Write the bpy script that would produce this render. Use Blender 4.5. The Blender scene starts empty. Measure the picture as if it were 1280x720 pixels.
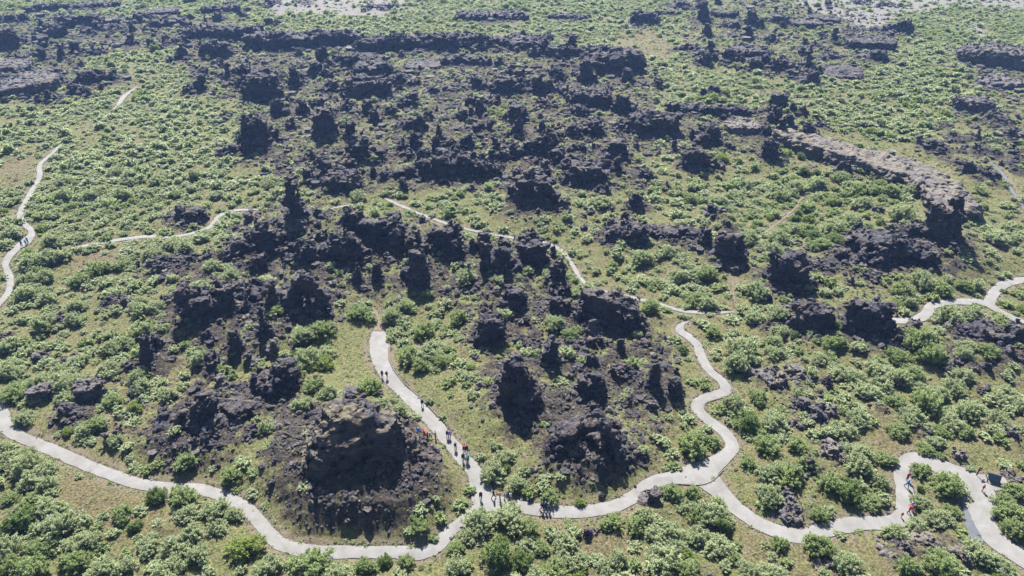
import bpy, math, random
import numpy as np
from mathutils import Vector, Matrix

# ------------------------------------------------------------------ scene, camera, light
S = bpy.context.scene
COL = S.collection
R = math.radians
CAM_H, PITCH, FPX = 88.0, 33.0, 860.0          # camera height (m), pitch below horizon, focal length in 1280-px units
cam_d = bpy.data.cameras.new("camera"); cam = bpy.data.objects.new("camera", cam_d); COL.objects.link(cam)
cam_d.sensor_width = 36.0; cam_d.lens = 36.0 * FPX / 1280.0
cam_d.clip_start = 0.5; cam_d.clip_end = 20000
cam.location = (0, 0, CAM_H); cam.rotation_euler = (R(90 - PITCH), 0, 0)
S.camera = cam

SUN_EL, SUN_DX = 47.0, 9.0                      # sun behind the scene, shadows fall toward the camera and a little right
SD = np.array([math.sin(R(SUN_DX)), -math.cos(R(SUN_DX))])
wd = bpy.data.worlds.new("World"); S.world = wd; wd.use_nodes = True
nt = wd.node_tree; nt.nodes.clear()
sky = nt.nodes.new("ShaderNodeTexSky"); sky.sky_type = 'NISHITA'; sky.sun_disc = False
sky.sun_elevation = R(SUN_EL); sky.sun_rotation = R(-SUN_DX); sky.dust_density = 0.4
bg = nt.nodes.new("ShaderNodeBackground"); bg.inputs[1].default_value = 0.05
wo = nt.nodes.new("ShaderNodeOutputWorld")
nt.links.new(sky.outputs[0], bg.inputs[0]); nt.links.new(bg.outputs[0], wo.inputs[0])
sl = bpy.data.lights.new("sun", 'SUN'); sl.energy = 5.0; sl.angle = R(0.5); sl.color = (1, 0.965, 0.90)
so = bpy.data.objects.new("sun", sl); COL.objects.link(so)
Lv = Vector((SD[0] * math.cos(R(SUN_EL)), SD[1] * math.cos(R(SUN_EL)), -math.sin(R(SUN_EL))))
so.rotation_euler = Lv.to_track_quat('-Z', 'Y').to_euler(); so.location = (0, 300, 400)
S.view_settings.view_transform = 'Standard'; S.view_settings.look = 'None'
S.view_settings.exposure = 1.98; S.view_settings.gamma = 1.0
S.cycles.use_denoising = True
S.cycles.max_bounces = 5; S.cycles.diffuse_bounces = 3; S.cycles.transmission_bounces = 3
S.cycles.glossy_bounces = 1; S.cycles.volume_bounces = 0; S.cycles.transparent_max_bounces = 4
HAZE = 0.00012

# ------------------------------------------------------------------ noise
_rs = np.random.RandomState(7)
PERM = np.tile(_rs.permutation(256), 3).astype(np.int64)
G3 = _rs.normal(size=(256, 3)); G3 /= np.linalg.norm(G3, axis=1)[:, None]; G3 = G3.astype(np.float32)
RND = _rs.rand(256, 3).astype(np.float32)
def perlin(x, y, z):
    xi = np.floor(x); yi = np.floor(y); zi = np.floor(z)
    fx = (x - xi).astype(np.float32); fy = (y - yi).astype(np.float32); fz = (z - zi).astype(np.float32)
    X = xi.astype(np.int64) & 255; Y = yi.astype(np.int64) & 255; Z = zi.astype(np.int64) & 255
    u = fx*fx*fx*(fx*(fx*6-15)+10); v = fy*fy*fy*(fy*(fy*6-15)+10); w = fz*fz*fz*(fz*(fz*6-15)+10)
    out = 0
    for i in (0, 1):
        wx = u if i else 1-u
        for j in (0, 1):
            wy = v if j else 1-v
            for k in (0, 1):
                g = G3[PERM[PERM[PERM[X+i]+Y+j]+Z+k] & 255]
                out = out + wx*wy*(w if k else 1-w)*(g[..., 0]*(fx-i)+g[..., 1]*(fy-j)+g[..., 2]*(fz-k))
    return out * 1.5
def fbm(x, y, z, o=4, ridged=False):
    s = 0; a = 1.0; t = 0
    for i in range(o):
        n = perlin(x*2**i+17.3*i, y*2**i+5.1*i, z*2**i+9.7*i)
        s = s + a*((1-2*np.abs(n)) if ridged else n); t += a; a *= 0.5
    return s / t
def facet(x, y, z):
    """blocky breaks: each cell of a jittered lattice carries a randomly tilted plane; also returns the cell-border distance."""
    xs, ys, zs = x-0.5, y-0.5, z-0.5
    xi, yi, zi = np.floor(xs), np.floor(ys), np.floor(zs)
    b1 = np.full(x.shape, 9.0, np.float32); b2 = b1.copy(); val = np.zeros(x.shape, np.float32)
    for i in (0, 1):
        for j in (0, 1):
            for k in (0, 1):
                X = (xi+i).astype(np.int64) & 255; Y = (yi+j).astype(np.int64) & 255; Z = (zi+k).astype(np.int64) & 255
                h = PERM[PERM[PERM[X]+Y]+Z] & 255
                c = RND[h]*0.9+0.05
                dx = x-(xi+i+c[..., 0]); dy = y-(yi+j+c[..., 1]); dz = z-(zi+k+c[..., 2])
                d = (dx*dx+dy*dy+dz*dz).astype(np.float32)
                g = G3[(h*7+3) & 255]
                vv = (g[..., 0]*dx+g[..., 1]*dy+g[..., 2]*dz+(RND[(h+91) & 255][..., 0]-0.5)*0.7).astype(np.float32)
                m = d < b1
                b2 = np.where(m, b1, np.minimum(b2, d)); val = np.where(m, vv, val); b1 = np.where(m, d, b1)
    return val, np.sqrt(b2)-np.sqrt(b1)
def sstep(a, b, x):
    t = np.clip((x-a)/(b-a), 0, 1); return t*t*(3-2*t)

# ------------------------------------------------------------------ mesh helpers
def mesh_np(name, V, F, mats, mi=None, smooth=False, attrs=None):
    """F: (n,k) faces, k = 3 or 4"""
    me = bpy.data.meshes.new(name)
    V = np.asarray(V, np.float32); F = np.asarray(F, np.int32)
    n, k = F.shape
    me.vertices.add(len(V)); me.vertices.foreach_set("co", V.ravel())
    me.loops.add(n*k); me.loops.foreach_set("vertex_index", F.ravel())
    me.polygons.add(n); me.polygons.foreach_set("loop_start", np.arange(0, n*k, k, dtype=np.int32))
    me.polygons.foreach_set("loop_total", np.full(n, k, np.int32))
    for m in (mats if isinstance(mats, (list, tuple)) else [mats]): me.materials.append(m)
    if mi is not None: me.polygons.foreach_set("material_index", np.asarray(mi, np.int32))
    me.polygons.foreach_set("use_smooth", np.full(n, bool(smooth)))
    for an, arr in (attrs or {}).items():
        a = me.attributes.new(an, 'FLOAT_COLOR', 'POINT'); a.data.foreach_set("color", np.asarray(arr, np.float32).ravel())
    me.update(calc_edges=True)
    return me
def link(name, me, parent=None, loc=None):
    o = bpy.data.objects.new(name, me); bpy.context.scene.collection.objects.link(o)
    if parent is not None: o.parent = parent
    if loc is not None: o.location = loc
    return o
def tag(o, label=None, cat=None, group=None, kind=None):
    if label: o["label"] = label
    if cat: o["category"] = cat
    if group: o["group"] = group
    if kind or cat: o["kind"] = kind or "thing"
    return o

def surface_nets(f, org, vs):
    """vectorised naive surface nets of a scalar grid; returns verts, quads"""
    s = f < 0
    nx, ny, nz = f.shape
    cnt = np.zeros((nx-1, ny-1, nz-1), np.int8)
    for i in (0, 1):
        for j in (0, 1):
            for k in (0, 1):
                cnt += s[i:nx-1+i, j:ny-1+j, k:nz-1+k]
    I, J, K = np.nonzero((cnt > 0) & (cnt < 8))
    acc = np.zeros((len(I), 3), np.float32); num = np.zeros(len(I), np.float32)
    cs = [(i, j, k) for i in (0, 1) for j in (0, 1) for k in (0, 1)]
    for a in cs:
        for ax in range(3):
            if a[ax]: continue
            b = list(a); b[ax] = 1
            fa = f[I+a[0], J+a[1], K+a[2]]; fb = f[I+b[0], J+b[1], K+b[2]]
            m = (fa < 0) != (fb < 0)
            t = np.where(m, fa/np.where(m, fa-fb, 1), 0)
            p = np.empty((len(I), 3), np.float32); p[:] = a; p[:, ax] += t
            acc += p*m[:, None]; num += m
    V = (np.stack([I, J, K], 1)+acc/num[:, None])*vs+np.asarray(org, np.float32)
    idx = np.full(cnt.shape, -1, np.int32); idx[I, J, K] = np.arange(len(I))
    Q = []
    for ax in range(3):
        sl0 = [slice(None)]*3; sl1 = [slice(None)]*3; sl0[ax] = slice(0, -1); sl1[ax] = slice(1, None)
        ch = s[tuple(sl0)] != s[tuple(sl1)]
        u, v = [(1, 2), (2, 0), (0, 1)][ax]
        P = np.stack(np.nonzero(ch), 1)
        ok = (P[:, u] > 0) & (P[:, v] > 0) & (P[:, u] < f.shape[u]-1) & (P[:, v] < f.shape[v]-1)
        P = P[ok]
        if not len(P): continue
        def at(du, dv):
            q = P.copy(); q[:, u] += du; q[:, v] += dv
            return idx[q[:, 0], q[:, 1], q[:, 2]]
        q = np.stack([at(-1, -1), at(0, -1), at(0, 0), at(-1, 0)], 1)
        fl = ~s[P[:, 0], P[:, 1], P[:, 2]]
        q[fl] = q[fl][:, ::-1]
        Q.append(q)
    Q = np.concatenate(Q); Q = Q[(Q >= 0).all(1)]
    return V, Q
def smin(a, b, k):
    h = np.clip(0.5+0.5*(b-a)/k, 0, 1)
    return b*(1-h)+a*h-k*h*(1-h)

# ------------------------------------------------------------------ materials
def mat(name):
    m = bpy.data.materials.new(name); m.use_nodes = True
    t = m.node_tree; t.nodes.clear()
    return m, t, t.nodes, t.links
def nd(t, typ, **kw):
    n = t.nodes.new(typ)
    for k, v in kw.items():
        if k.startswith("i_"):
            key = k[2:]; n.inputs[int(key) if key.isdigit() else key.replace("_", " ")].default_value = v
        else: setattr(n, k, v)
    return n
def ramp(t, fac, stops):
    r = t.nodes.new("ShaderNodeValToRGB"); e = r.color_ramp.elements
    while len(e) < len(stops): e.new(0.5)
    for q, (p, c) in zip(e, stops):
        q.position = p; q.color = (*c, 1) if len(c) == 3 else c
    t.links.new(fac, r.inputs[0]); return r.outputs[0]
def noise(t, vec, scale, detail=4, rough=0.6, dist=0.0):
    n = nd(t, "ShaderNodeTexNoise"); n.inputs["Scale"].default_value = scale; n.inputs["Detail"].default_value = detail
    n.inputs["Roughness"].default_value = rough; n.inputs["Distortion"].default_value = dist
    t.links.new(vec, n.inputs["Vector"]); return n.outputs["Fac"]
def mix(t, fac, a, b, blend='MIX'):
    n = t.nodes.new("ShaderNodeMix"); n.data_type = 'RGBA'; n.blend_type = blend
    for s, v in ((n.inputs[0], fac), (n.inputs[6], a), (n.inputs[7], b)):
        if isinstance(v, (int, float)): s.default_value = v
        elif isinstance(v, tuple): s.default_value = (*v, 1)
        else: t.links.new(v, s)
    return n.outputs[2]
def mth(t, op, a, b=None, clamp=False):
    n = t.nodes.new("ShaderNodeMath"); n.operation = op; n.use_clamp = clamp
    for s, v in zip(n.inputs, (a, b)):
        if v is None: continue
        if isinstance(v, (int, float)): s.default_value = v
        else: t.links.new(v, s)
    return n.outputs[0]
def finish(t, color, rough=0.9, bump=None, bstr=0.5, bdist=0.2, spec=0.25):
    p = t.nodes.new("ShaderNodeBsdfPrincipled"); o = t.nodes.new("ShaderNodeOutputMaterial")
    if isinstance(color, tuple): p.inputs["Base Color"].default_value = (*color, 1)
    else: t.links.new(color, p.inputs["Base Color"])
    p.inputs["Roughness"].default_value = rough
    p.inputs["Specular IOR Level"].default_value = spec
    if bump is not None:
        b = t.nodes.new("ShaderNodeBump"); b.inputs["Strength"].default_value = bstr; b.inputs["Distance"].default_value = bdist
        t.links.new(bump, b.inputs["Height"]); t.links.new(b.outputs[0], p.inputs["Normal"])
    t.links.new(p.outputs[0], o.inputs[0]); return p
def plain(name, c, rough=0.8, spec=0.3):
    m, t, n, l = mat(name)
    tc = nd(t, "ShaderNodeTexCoord").outputs["Object"]
    f = noise(t, tc, 9, 3)
    finish(t, mix(t, f, tuple(x*0.8 for x in c), tuple(min(1, x*1.15) for x in c)), rough, spec=spec); return m

def lava(name, dark, mid, lich, mossiness=0.35, lichen=0.55, m0=0.50, m1=0.63):
    m, t, n, l = mat(name)
    geo = nd(t, "ShaderNodeNewGeometry"); pos = geo.outputs["Position"]
    big = noise(t, pos, 0.22, 3, 0.55); med = noise(t, pos, 1.1, 5, 0.65); fine = noise(t, pos, 4.5, 4, 0.7)
    c = ramp(t, med, [(0.30, dark), (0.52, mid), (0.75, tuple(x*1.35 for x in mid))])
    c = mix(t, ramp(t, big, [(0.46, (0, 0, 0)), (0.66, (0.75, 0.75, 0.75))]), c, (0.046, 0.032, 0.028))       # rusty scoria patches
    sx = nd(t, "ShaderNodeSeparateXYZ"); l.new(geo.outputs["Normal"], sx.inputs[0])
    up = ramp(t, sx.outputs[2], [(0.45, (0, 0, 0)), (0.92, (1, 1, 1))])
    lf = mth(t, 'MULTIPLY', ramp(t, fine, [(0.46, (0, 0, 0)), (0.62, (1, 1, 1))]), mth(t, 'ADD', mth(t, 'MULTIPLY', up, 0.6), 0.25))
    c = mix(t, mth(t, 'MULTIPLY', lf, lichen), c, lich)
    mo = mth(t, 'MULTIPLY', mth(t, 'MULTIPLY', up, ramp(t, noise(t, pos, 0.35, 4, 0.7), [(m0, (0, 0, 0)), (m1, (1, 1, 1))])), mossiness)
    c = mix(t, mo, c, (0.120, 0.100, 0.060))                                                                 # dry moss and grass on the tops
    v = nd(t, "ShaderNodeTexVoronoi"); v.inputs["Scale"].default_value = 1.6; l.new(pos, v.inputs["Vector"])
    h = mth(t, 'ADD', mth(t, 'MULTIPLY', fine, 0.6), mth(t, 'MULTIPLY', v.outputs["Distance"], 0.7))
    finish(t, c, 0.88, h, 0.9, 0.35, 0.3); return m
M_DARK = lava("dark_lava", (0.0055, 0.0055, 0.0090), (0.023, 0.0215, 0.032), (0.082, 0.078, 0.096), 0.55, 0.45)
M_GREY = lava("grey_lava", (0.022, 0.020, 0.024), (0.060, 0.053, 0.059), (0.135, 0.127, 0.132), 0.8, 0.6)
M_PINK = lava("pinkish_grey_lava", (0.034, 0.028, 0.029), (0.095, 0.079, 0.077), (0.165, 0.150, 0.146), 0.6, 0.6)
M_CAPD = lava("moss_capped_lava", (0.0055, 0.0055, 0.0090), (0.023, 0.0215, 0.032), (0.082, 0.078, 0.096), 0.8, 0.45, 0.42, 0.58)
M_RIDGE = lava("mossy_plateau_lava", (0.030, 0.026, 0.027), (0.084, 0.073, 0.073), (0.15, 0.138, 0.134), 0.75, 0.5, 0.44, 0.58)
M_RUB = lava("rubble_lava", (0.009, 0.0085, 0.012), (0.029, 0.026, 0.033), (0.078, 0.074, 0.086), 0.2, 0.6)

def foliage(name, a, b, trans=0.46):
    m, t, n, l = mat(name)
    at = nd(t, "ShaderNodeAttribute"); at.attribute_name = "tint"
    oi = nd(t, "ShaderNodeObjectInfo")
    f = mth(t, 'ADD', mth(t, 'MULTIPLY', at.outputs["Fac"], 0.75), mth(t, 'MULTIPLY', oi.outputs["Random"], 0.25))
    c = mix(t, f, a, b)
    d = nd(t, "ShaderNodeBsdfPrincipled"); d.inputs["Roughness"].default_value = 0.6; d.inputs["Specular IOR Level"].default_value = 0.25
    tr = nd(t, "ShaderNodeBsdfTranslucent"); mx = nd(t, "ShaderNodeMixShader"); mx.inputs[0].default_value = trans
    l.new(c, d.inputs["Base Color"]); l.new(mix(t, 0.45, c, (0.42, 0.48, 0.16), 'MIX'), tr.inputs[0])
    l.new(d.outputs[0], mx.inputs[1]); l.new(tr.outputs[0], mx.inputs[2])
    o = nd(t, "ShaderNodeOutputMaterial"); l.new(mx.outputs[0], o.inputs[0]); return m
TONES = [foliage("grey_green_willow_leaves", (0.195, 0.235, 0.130), (0.300, 0.338, 0.188)),
         foliage("mid_green_willow_leaves", (0.130, 0.180, 0.066), (0.235, 0.285, 0.118)),
         foliage("dark_green_birch_leaves", (0.052, 0.092, 0.024), (0.120, 0.170, 0.047), 0.4),
         foliage("yellow_green_birch_leaves", (0.130, 0.185, 0.038), (0.215, 0.262, 0.066))]
TONES.append(foliage("dry_grass", (0.095, 0.078, 0.036), (0.205, 0.165, 0.080), 0.3))
M_BARK = plain("bark", (0.11, 0.085, 0.07))

def ground_mat():
    m, t, n, l = mat("heath_ground")
    geo = nd(t, "ShaderNodeNewGeometry"); pos = geo.outputs["Position"]
    at = nd(t, "ShaderNodeAttribute"); at.attribute_name = "mask"
    sp = nd(t, "ShaderNodeSeparateColor"); l.new(at.outputs["Color"], sp.inputs[0])
    rock, sand, heath, edge = sp.outputs[0], sp.outputs[1], sp.outputs[2], at.outputs["Alpha"]
    n1 = noise(t, pos, 0.09, 5, 0.65, 0.4); n2 = noise(t, pos, 0.45, 5, 0.7); n3 = noise(t, pos, 2.6, 4, 0.75); n4 = noise(t, pos, 9, 3, 0.7)
    green = ramp(t, n3, [(0.36, (0.038, 0.042, 0.017)), (0.5, (0.084, 0.088, 0.036)), (0.66, (0.150, 0.146, 0.069))])
    brown = ramp(t, n3, [(0.36, (0.040, 0.034, 0.019)), (0.52, (0.094, 0.079, 0.043)), (0.68, (0.165, 0.138, 0.082))])
    f = mth(t, 'ADD', mth(t, 'MULTIPLY', n2, 0.55), mth(t, 'MULTIPLY', n1, 0.45))
    f = mth(t, 'ADD', f, mth(t, 'MULTIPLY', mth(t, 'SUBTRACT', heath, 0.5), 0.35))
    c = mix(t, ramp(t, f, [(0.44, (0, 0, 0)), (0.61, (1, 1, 1))]), green, brown)
    bare = ramp(t, noise(t, pos, 0.30, 5, 0.72, 0.6), [(0.60, (0, 0, 0)), (0.70, (1, 1, 1))])
    c = mix(t, mth(t, 'MULTIPLY', bare, 0.75), c, mix(t, n3, (0.085, 0.070, 0.060), (0.17, 0.147, 0.132)))
    ym = ramp(t, noise(t, pos, 0.7, 4, 0.7), [(0.66, (0, 0, 0)), (0.74, (1, 1, 1))])
    c = mix(t, mth(t, 'MULTIPLY', ym, 0.55), c, (0.17, 0.155, 0.035))
    scoria = mix(t, n2, ramp(t, n3, [(0.36, (0.009, 0.008, 0.011)), (0.5, (0.023, 0.020, 0.024)), (0.68, (0.062, 0.057, 0.062))]),
                 ramp(t, n3, [(0.36, (0.018, 0.014, 0.011)), (0.52, (0.046, 0.036, 0.027)), (0.70, (0.085, 0.069, 0.050))]))
    rk = mth(t, 'ADD', rock, mth(t, 'ADD', mth(t, 'MULTIPLY', mth(t, 'SUBTRACT', n2, 0.5), 1.3), mth(t, 'MULTIPLY', mth(t, 'SUBTRACT', n1, 0.5), 1.2)))
    rk = mth(t, 'MULTIPLY', ramp(t, rk, [(0.42, (0, 0, 0)), (0.60, (1, 1, 1))]), ramp(t, rock, [(0.05, (0, 0, 0)), (0.2, (1, 1, 1))]))
    c = mix(t, rk, c, scoria)
    dg = ramp(t, noise(t, pos, 0.55, 5, 0.72), [(0.52, (0, 0, 0)), (0.62, (1, 1, 1))])
    c = mix(t, mth(t, 'MULTIPLY', dg, mth(t, 'MULTIPLY', rk, 0.6)), c, mix(t, n3, (0.060, 0.055, 0.025), (0.150, 0.128, 0.066)))
    soil = mix(t, n3, (0.085, 0.066, 0.047), (0.150, 0.124, 0.096))
    ed = mth(t, 'ADD', edge, mth(t, 'MULTIPLY', mth(t, 'SUBTRACT', n2, 0.5), 1.6))
    c = mix(t, mth(t, 'MULTIPLY', ramp(t, ed, [(0.45, (0, 0, 0)), (0.75, (1, 1, 1))]), 0.8), c, soil)
    sn = mth(t, 'ADD', sand, mth(t, 'MULTIPLY', mth(t, 'SUBTRACT', n1, 0.5), 1.0))
    c = mix(t, ramp(t, sn, [(0.42, (0, 0, 0)), (0.6, (1, 1, 1))]), c, mix(t, n3, (0.095, 0.086, 0.079), (0.150, 0.138, 0.129)))
    h = mth(t, 'ADD', mth(t, 'MULTIPLY', n3, 0.7), mth(t, 'MULTIPLY', n4, 0.3))
    finish(t, c, 0.95, h, 0.8, 0.4, 0.1); return m
M_GROUND = ground_mat()
def path_mat(name, a, b):
    m, t, n, l = mat(name)
    pos = nd(t, "ShaderNodeNewGeometry").outputs["Position"]
    f = mth(t, 'ADD', mth(t, 'MULTIPLY', noise(t, pos, 0.5, 4, 0.6), 0.6), mth(t, 'MULTIPLY', noise(t, pos, 6, 4, 0.7), 0.4))
    c = ramp(t, f, [(0.3, a), (0.7, b)])
    c = mix(t, ramp(t, noise(t, pos, 0.22, 5, 0.7, 0.8), [(0.45, (0, 0, 0)), (0.75, (0.55, 0.55, 0.55))]), c, tuple(q*k for q, k in zip(a, (.78, .72, .66))))
    finish(t, c, 0.92, noise(t, pos, 14, 3), 0.3, 0.05, 0.15); return m
M_PATH = path_mat("pale_gravel", (0.118, 0.114, 0.110), (0.182, 0.177, 0.173))
M_DIRT = path_mat("orange_dirt", (0.085, 0.066, 0.046), (0.132, 0.107, 0.078))
M_TAR = path_mat("blue_grey_chippings", (0.064, 0.069, 0.081), (0.098, 0.103, 0.117))

# ------------------------------------------------------------------ picture <-> ground
cp, sp_ = math.cos(R(PITCH)), math.sin(R(PITCH))
def base(x, y):
    x = np.asarray(x, np.float64); y = np.asarray(y, np.float64); z0 = np.zeros_like(x)
    return 1.3*perlin(x/70+3, y/70, z0+.5)+0.45*perlin(x/19, y/19+8, z0+3.5)
def ray(px, py):
    u = (px-640)/FPX; v = (360-py)/FPX
    return np.array([u, cp+v*sp_, -sp_+v*cp])
def ground(px, py):
    r = ray(px, py); z = 0.0
    for _ in range(5):
        t = (CAM_H-z)/(-r[2]); x, y = r[0]*t, r[1]*t; z = float(base(np.array([x]), np.array([y]))[0])
    return x, y, z, t
def proj(x, y, z):
    dy, dz = y, z-CAM_H
    d = dy*cp-dz*sp_; up = dy*sp_+dz*cp
    return 640+FPX*x/d, 360-FPX*up/d, d
# ------------------------------------------------------------------ what stands where (photo coordinates of its foot, top and end of shadow)
PATHS = [  # name, material, offset, width m, [(px,py[,width])...], label-ish
    ("footpath", M_PATH, 0, 2.1, [(-40, 470), (0, 512), (6, 530), (18, 543), (60, 560), (120, 586), (180, 606), (250, 612), (290, 625), (318, 645), (345, 676), (375, 687), (420, 690), (490, 690), (525, 692), (548, 681), (560, 666), (583, 648), (604, 630)]),
    ("footpath", M_PATH, 1, 2.6, [(471, 411, .8), (473, 416, 3.0), (474, 432, 4.0), (476, 452, 3.2), (490, 476, 2.8), (520, 505, 2.6), (550, 538), (575, 568), (592, 588), (601, 608, 3.4), (604, 630, 3.6)]),
    ("footpath", M_PATH, 2, 2.3, [(596, 630, 3.2), (625, 630, 2.8), (650, 633), (680, 638), (720, 640), (760, 635), (790, 623), (812, 605), (840, 597, 2.6), (872, 592, 4.4), (893, 580, 3.2), (910, 567), (915, 556), (905, 540), (884, 524), (872, 510), (876, 500, 2.0), (896, 493, 2.0), (907, 488, 2.0), (903, 477, 2.0), (886, 462, 2.0), (876, 445, 2.0), (872, 432, 1.9), (862, 422, 1.9), (850, 413, 1.9), (853, 405, 1.2), (862, 401, .4)]),
    ("footpath", M_PATH, 3, 2.6, [(860, 588, 3.0), (880, 596, 4.5), (905, 620, 3.0), (930, 642), (960, 660), (1000, 670), (1030, 663), (1065, 655), (1100, 653), (1122, 650), (1131, 638), (1131, 615), (1127, 592), (1137, 577, 3.0), (1155, 575, 3.4), (1185, 588, 4.0), (1215, 602, 4.6), (1228, 622, 4.4), (1226, 645, 3.8), (1240, 670, 3.6), (1262, 688, 3.4), (1300, 712, 3.4)]),
    ("footpath", M_PATH, 4, 2.2, [(1222, 604, 3.8), (1245, 603, 3.2), (1262, 603, 1.6)]),
    ("footpath", M_PATH, 5, 1.15, [(481, 248, .6), (490, 252, 1.1), (512, 262), (548, 276), (590, 288), (640, 297), (672, 301), (700, 312), (716, 332), (727, 350), (750, 363), (785, 371), (820, 379), (850, 388), (885, 391), (918, 390, .5)]),
    ("footpath", M_PATH, 18, 1.9, [(1085, 403, .4), (1105, 401), (1140, 401, 2.2), (1157, 393, 2.3), (1166, 382, 2.3), (1190, 378, 2.2), (1228, 379, 2.4), (1252, 391, 2.3), (1280, 404, 2.3), (1330, 425)]),
    ("footpath", M_PATH, 6, 2.3, [(1236, 380), (1242, 367), (1256, 355), (1280, 350), (1330, 345)]),
    ("footpath", M_PATH, 7, 1.6, [(88, 311, .5), (97, 309, 1.3), (130, 303), (180, 296), (215, 296), (240, 292), (262, 284), (275, 270), (290, 264), (312, 262, 1.2), (328, 262, .3)]),
    ("footpath", M_PATH, 19, 1.3, [(405, 263, .3), (425, 259, .8), (445, 255, .3)]),
    ("footpath", M_PATH, 8, 1.5, [(-20, 400), (0, 379), (12, 362), (12, 345), (7, 330), (18, 313, 2.6), (31, 303, 3.0), (40, 291), (31, 280), (25, 268), (35, 247), (49, 222), (50, 206), (63, 194), (77, 180, .8), (84, 174, .3)]),
    ("footpath", M_PATH, 20, 1.9, [(136, 140, .3), (147, 133, 1.5), (156, 120, 2.2), (172, 108, .5)]),
    ("dirt_trail", M_DIRT, 9, 0.7, [(1024, 242), (1004, 247), (992, 262), (970, 281), (950, 294)]),
    ("dirt_trail", M_TAR, 10, 1.0, [(1238, 203), (1252, 216), (1266, 240), (1285, 268)]),
    ("dirt_trail", M_DIRT, 11, 0.9, [(936, 114), (975, 119), (1012, 127)]),
    ("dirt_trail", M_DIRT, 12, 0.45, [(916, 348), (917, 368), (922, 386)]),
    ("dirt_trail", M_DIRT, 17, 0.8, [(472, 414, 2.0), (475, 404), (470, 392), (466, 384, .3)]),
    ("dirt_trail", M_DIRT, 16, 0.6, [(745, 30), (775, 33), (795, 37)]),
]
LAYBY = [(1200, 620), (1213, 621), (1216, 650), (1230, 676), (1216, 678), (1206, 655)]

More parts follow.
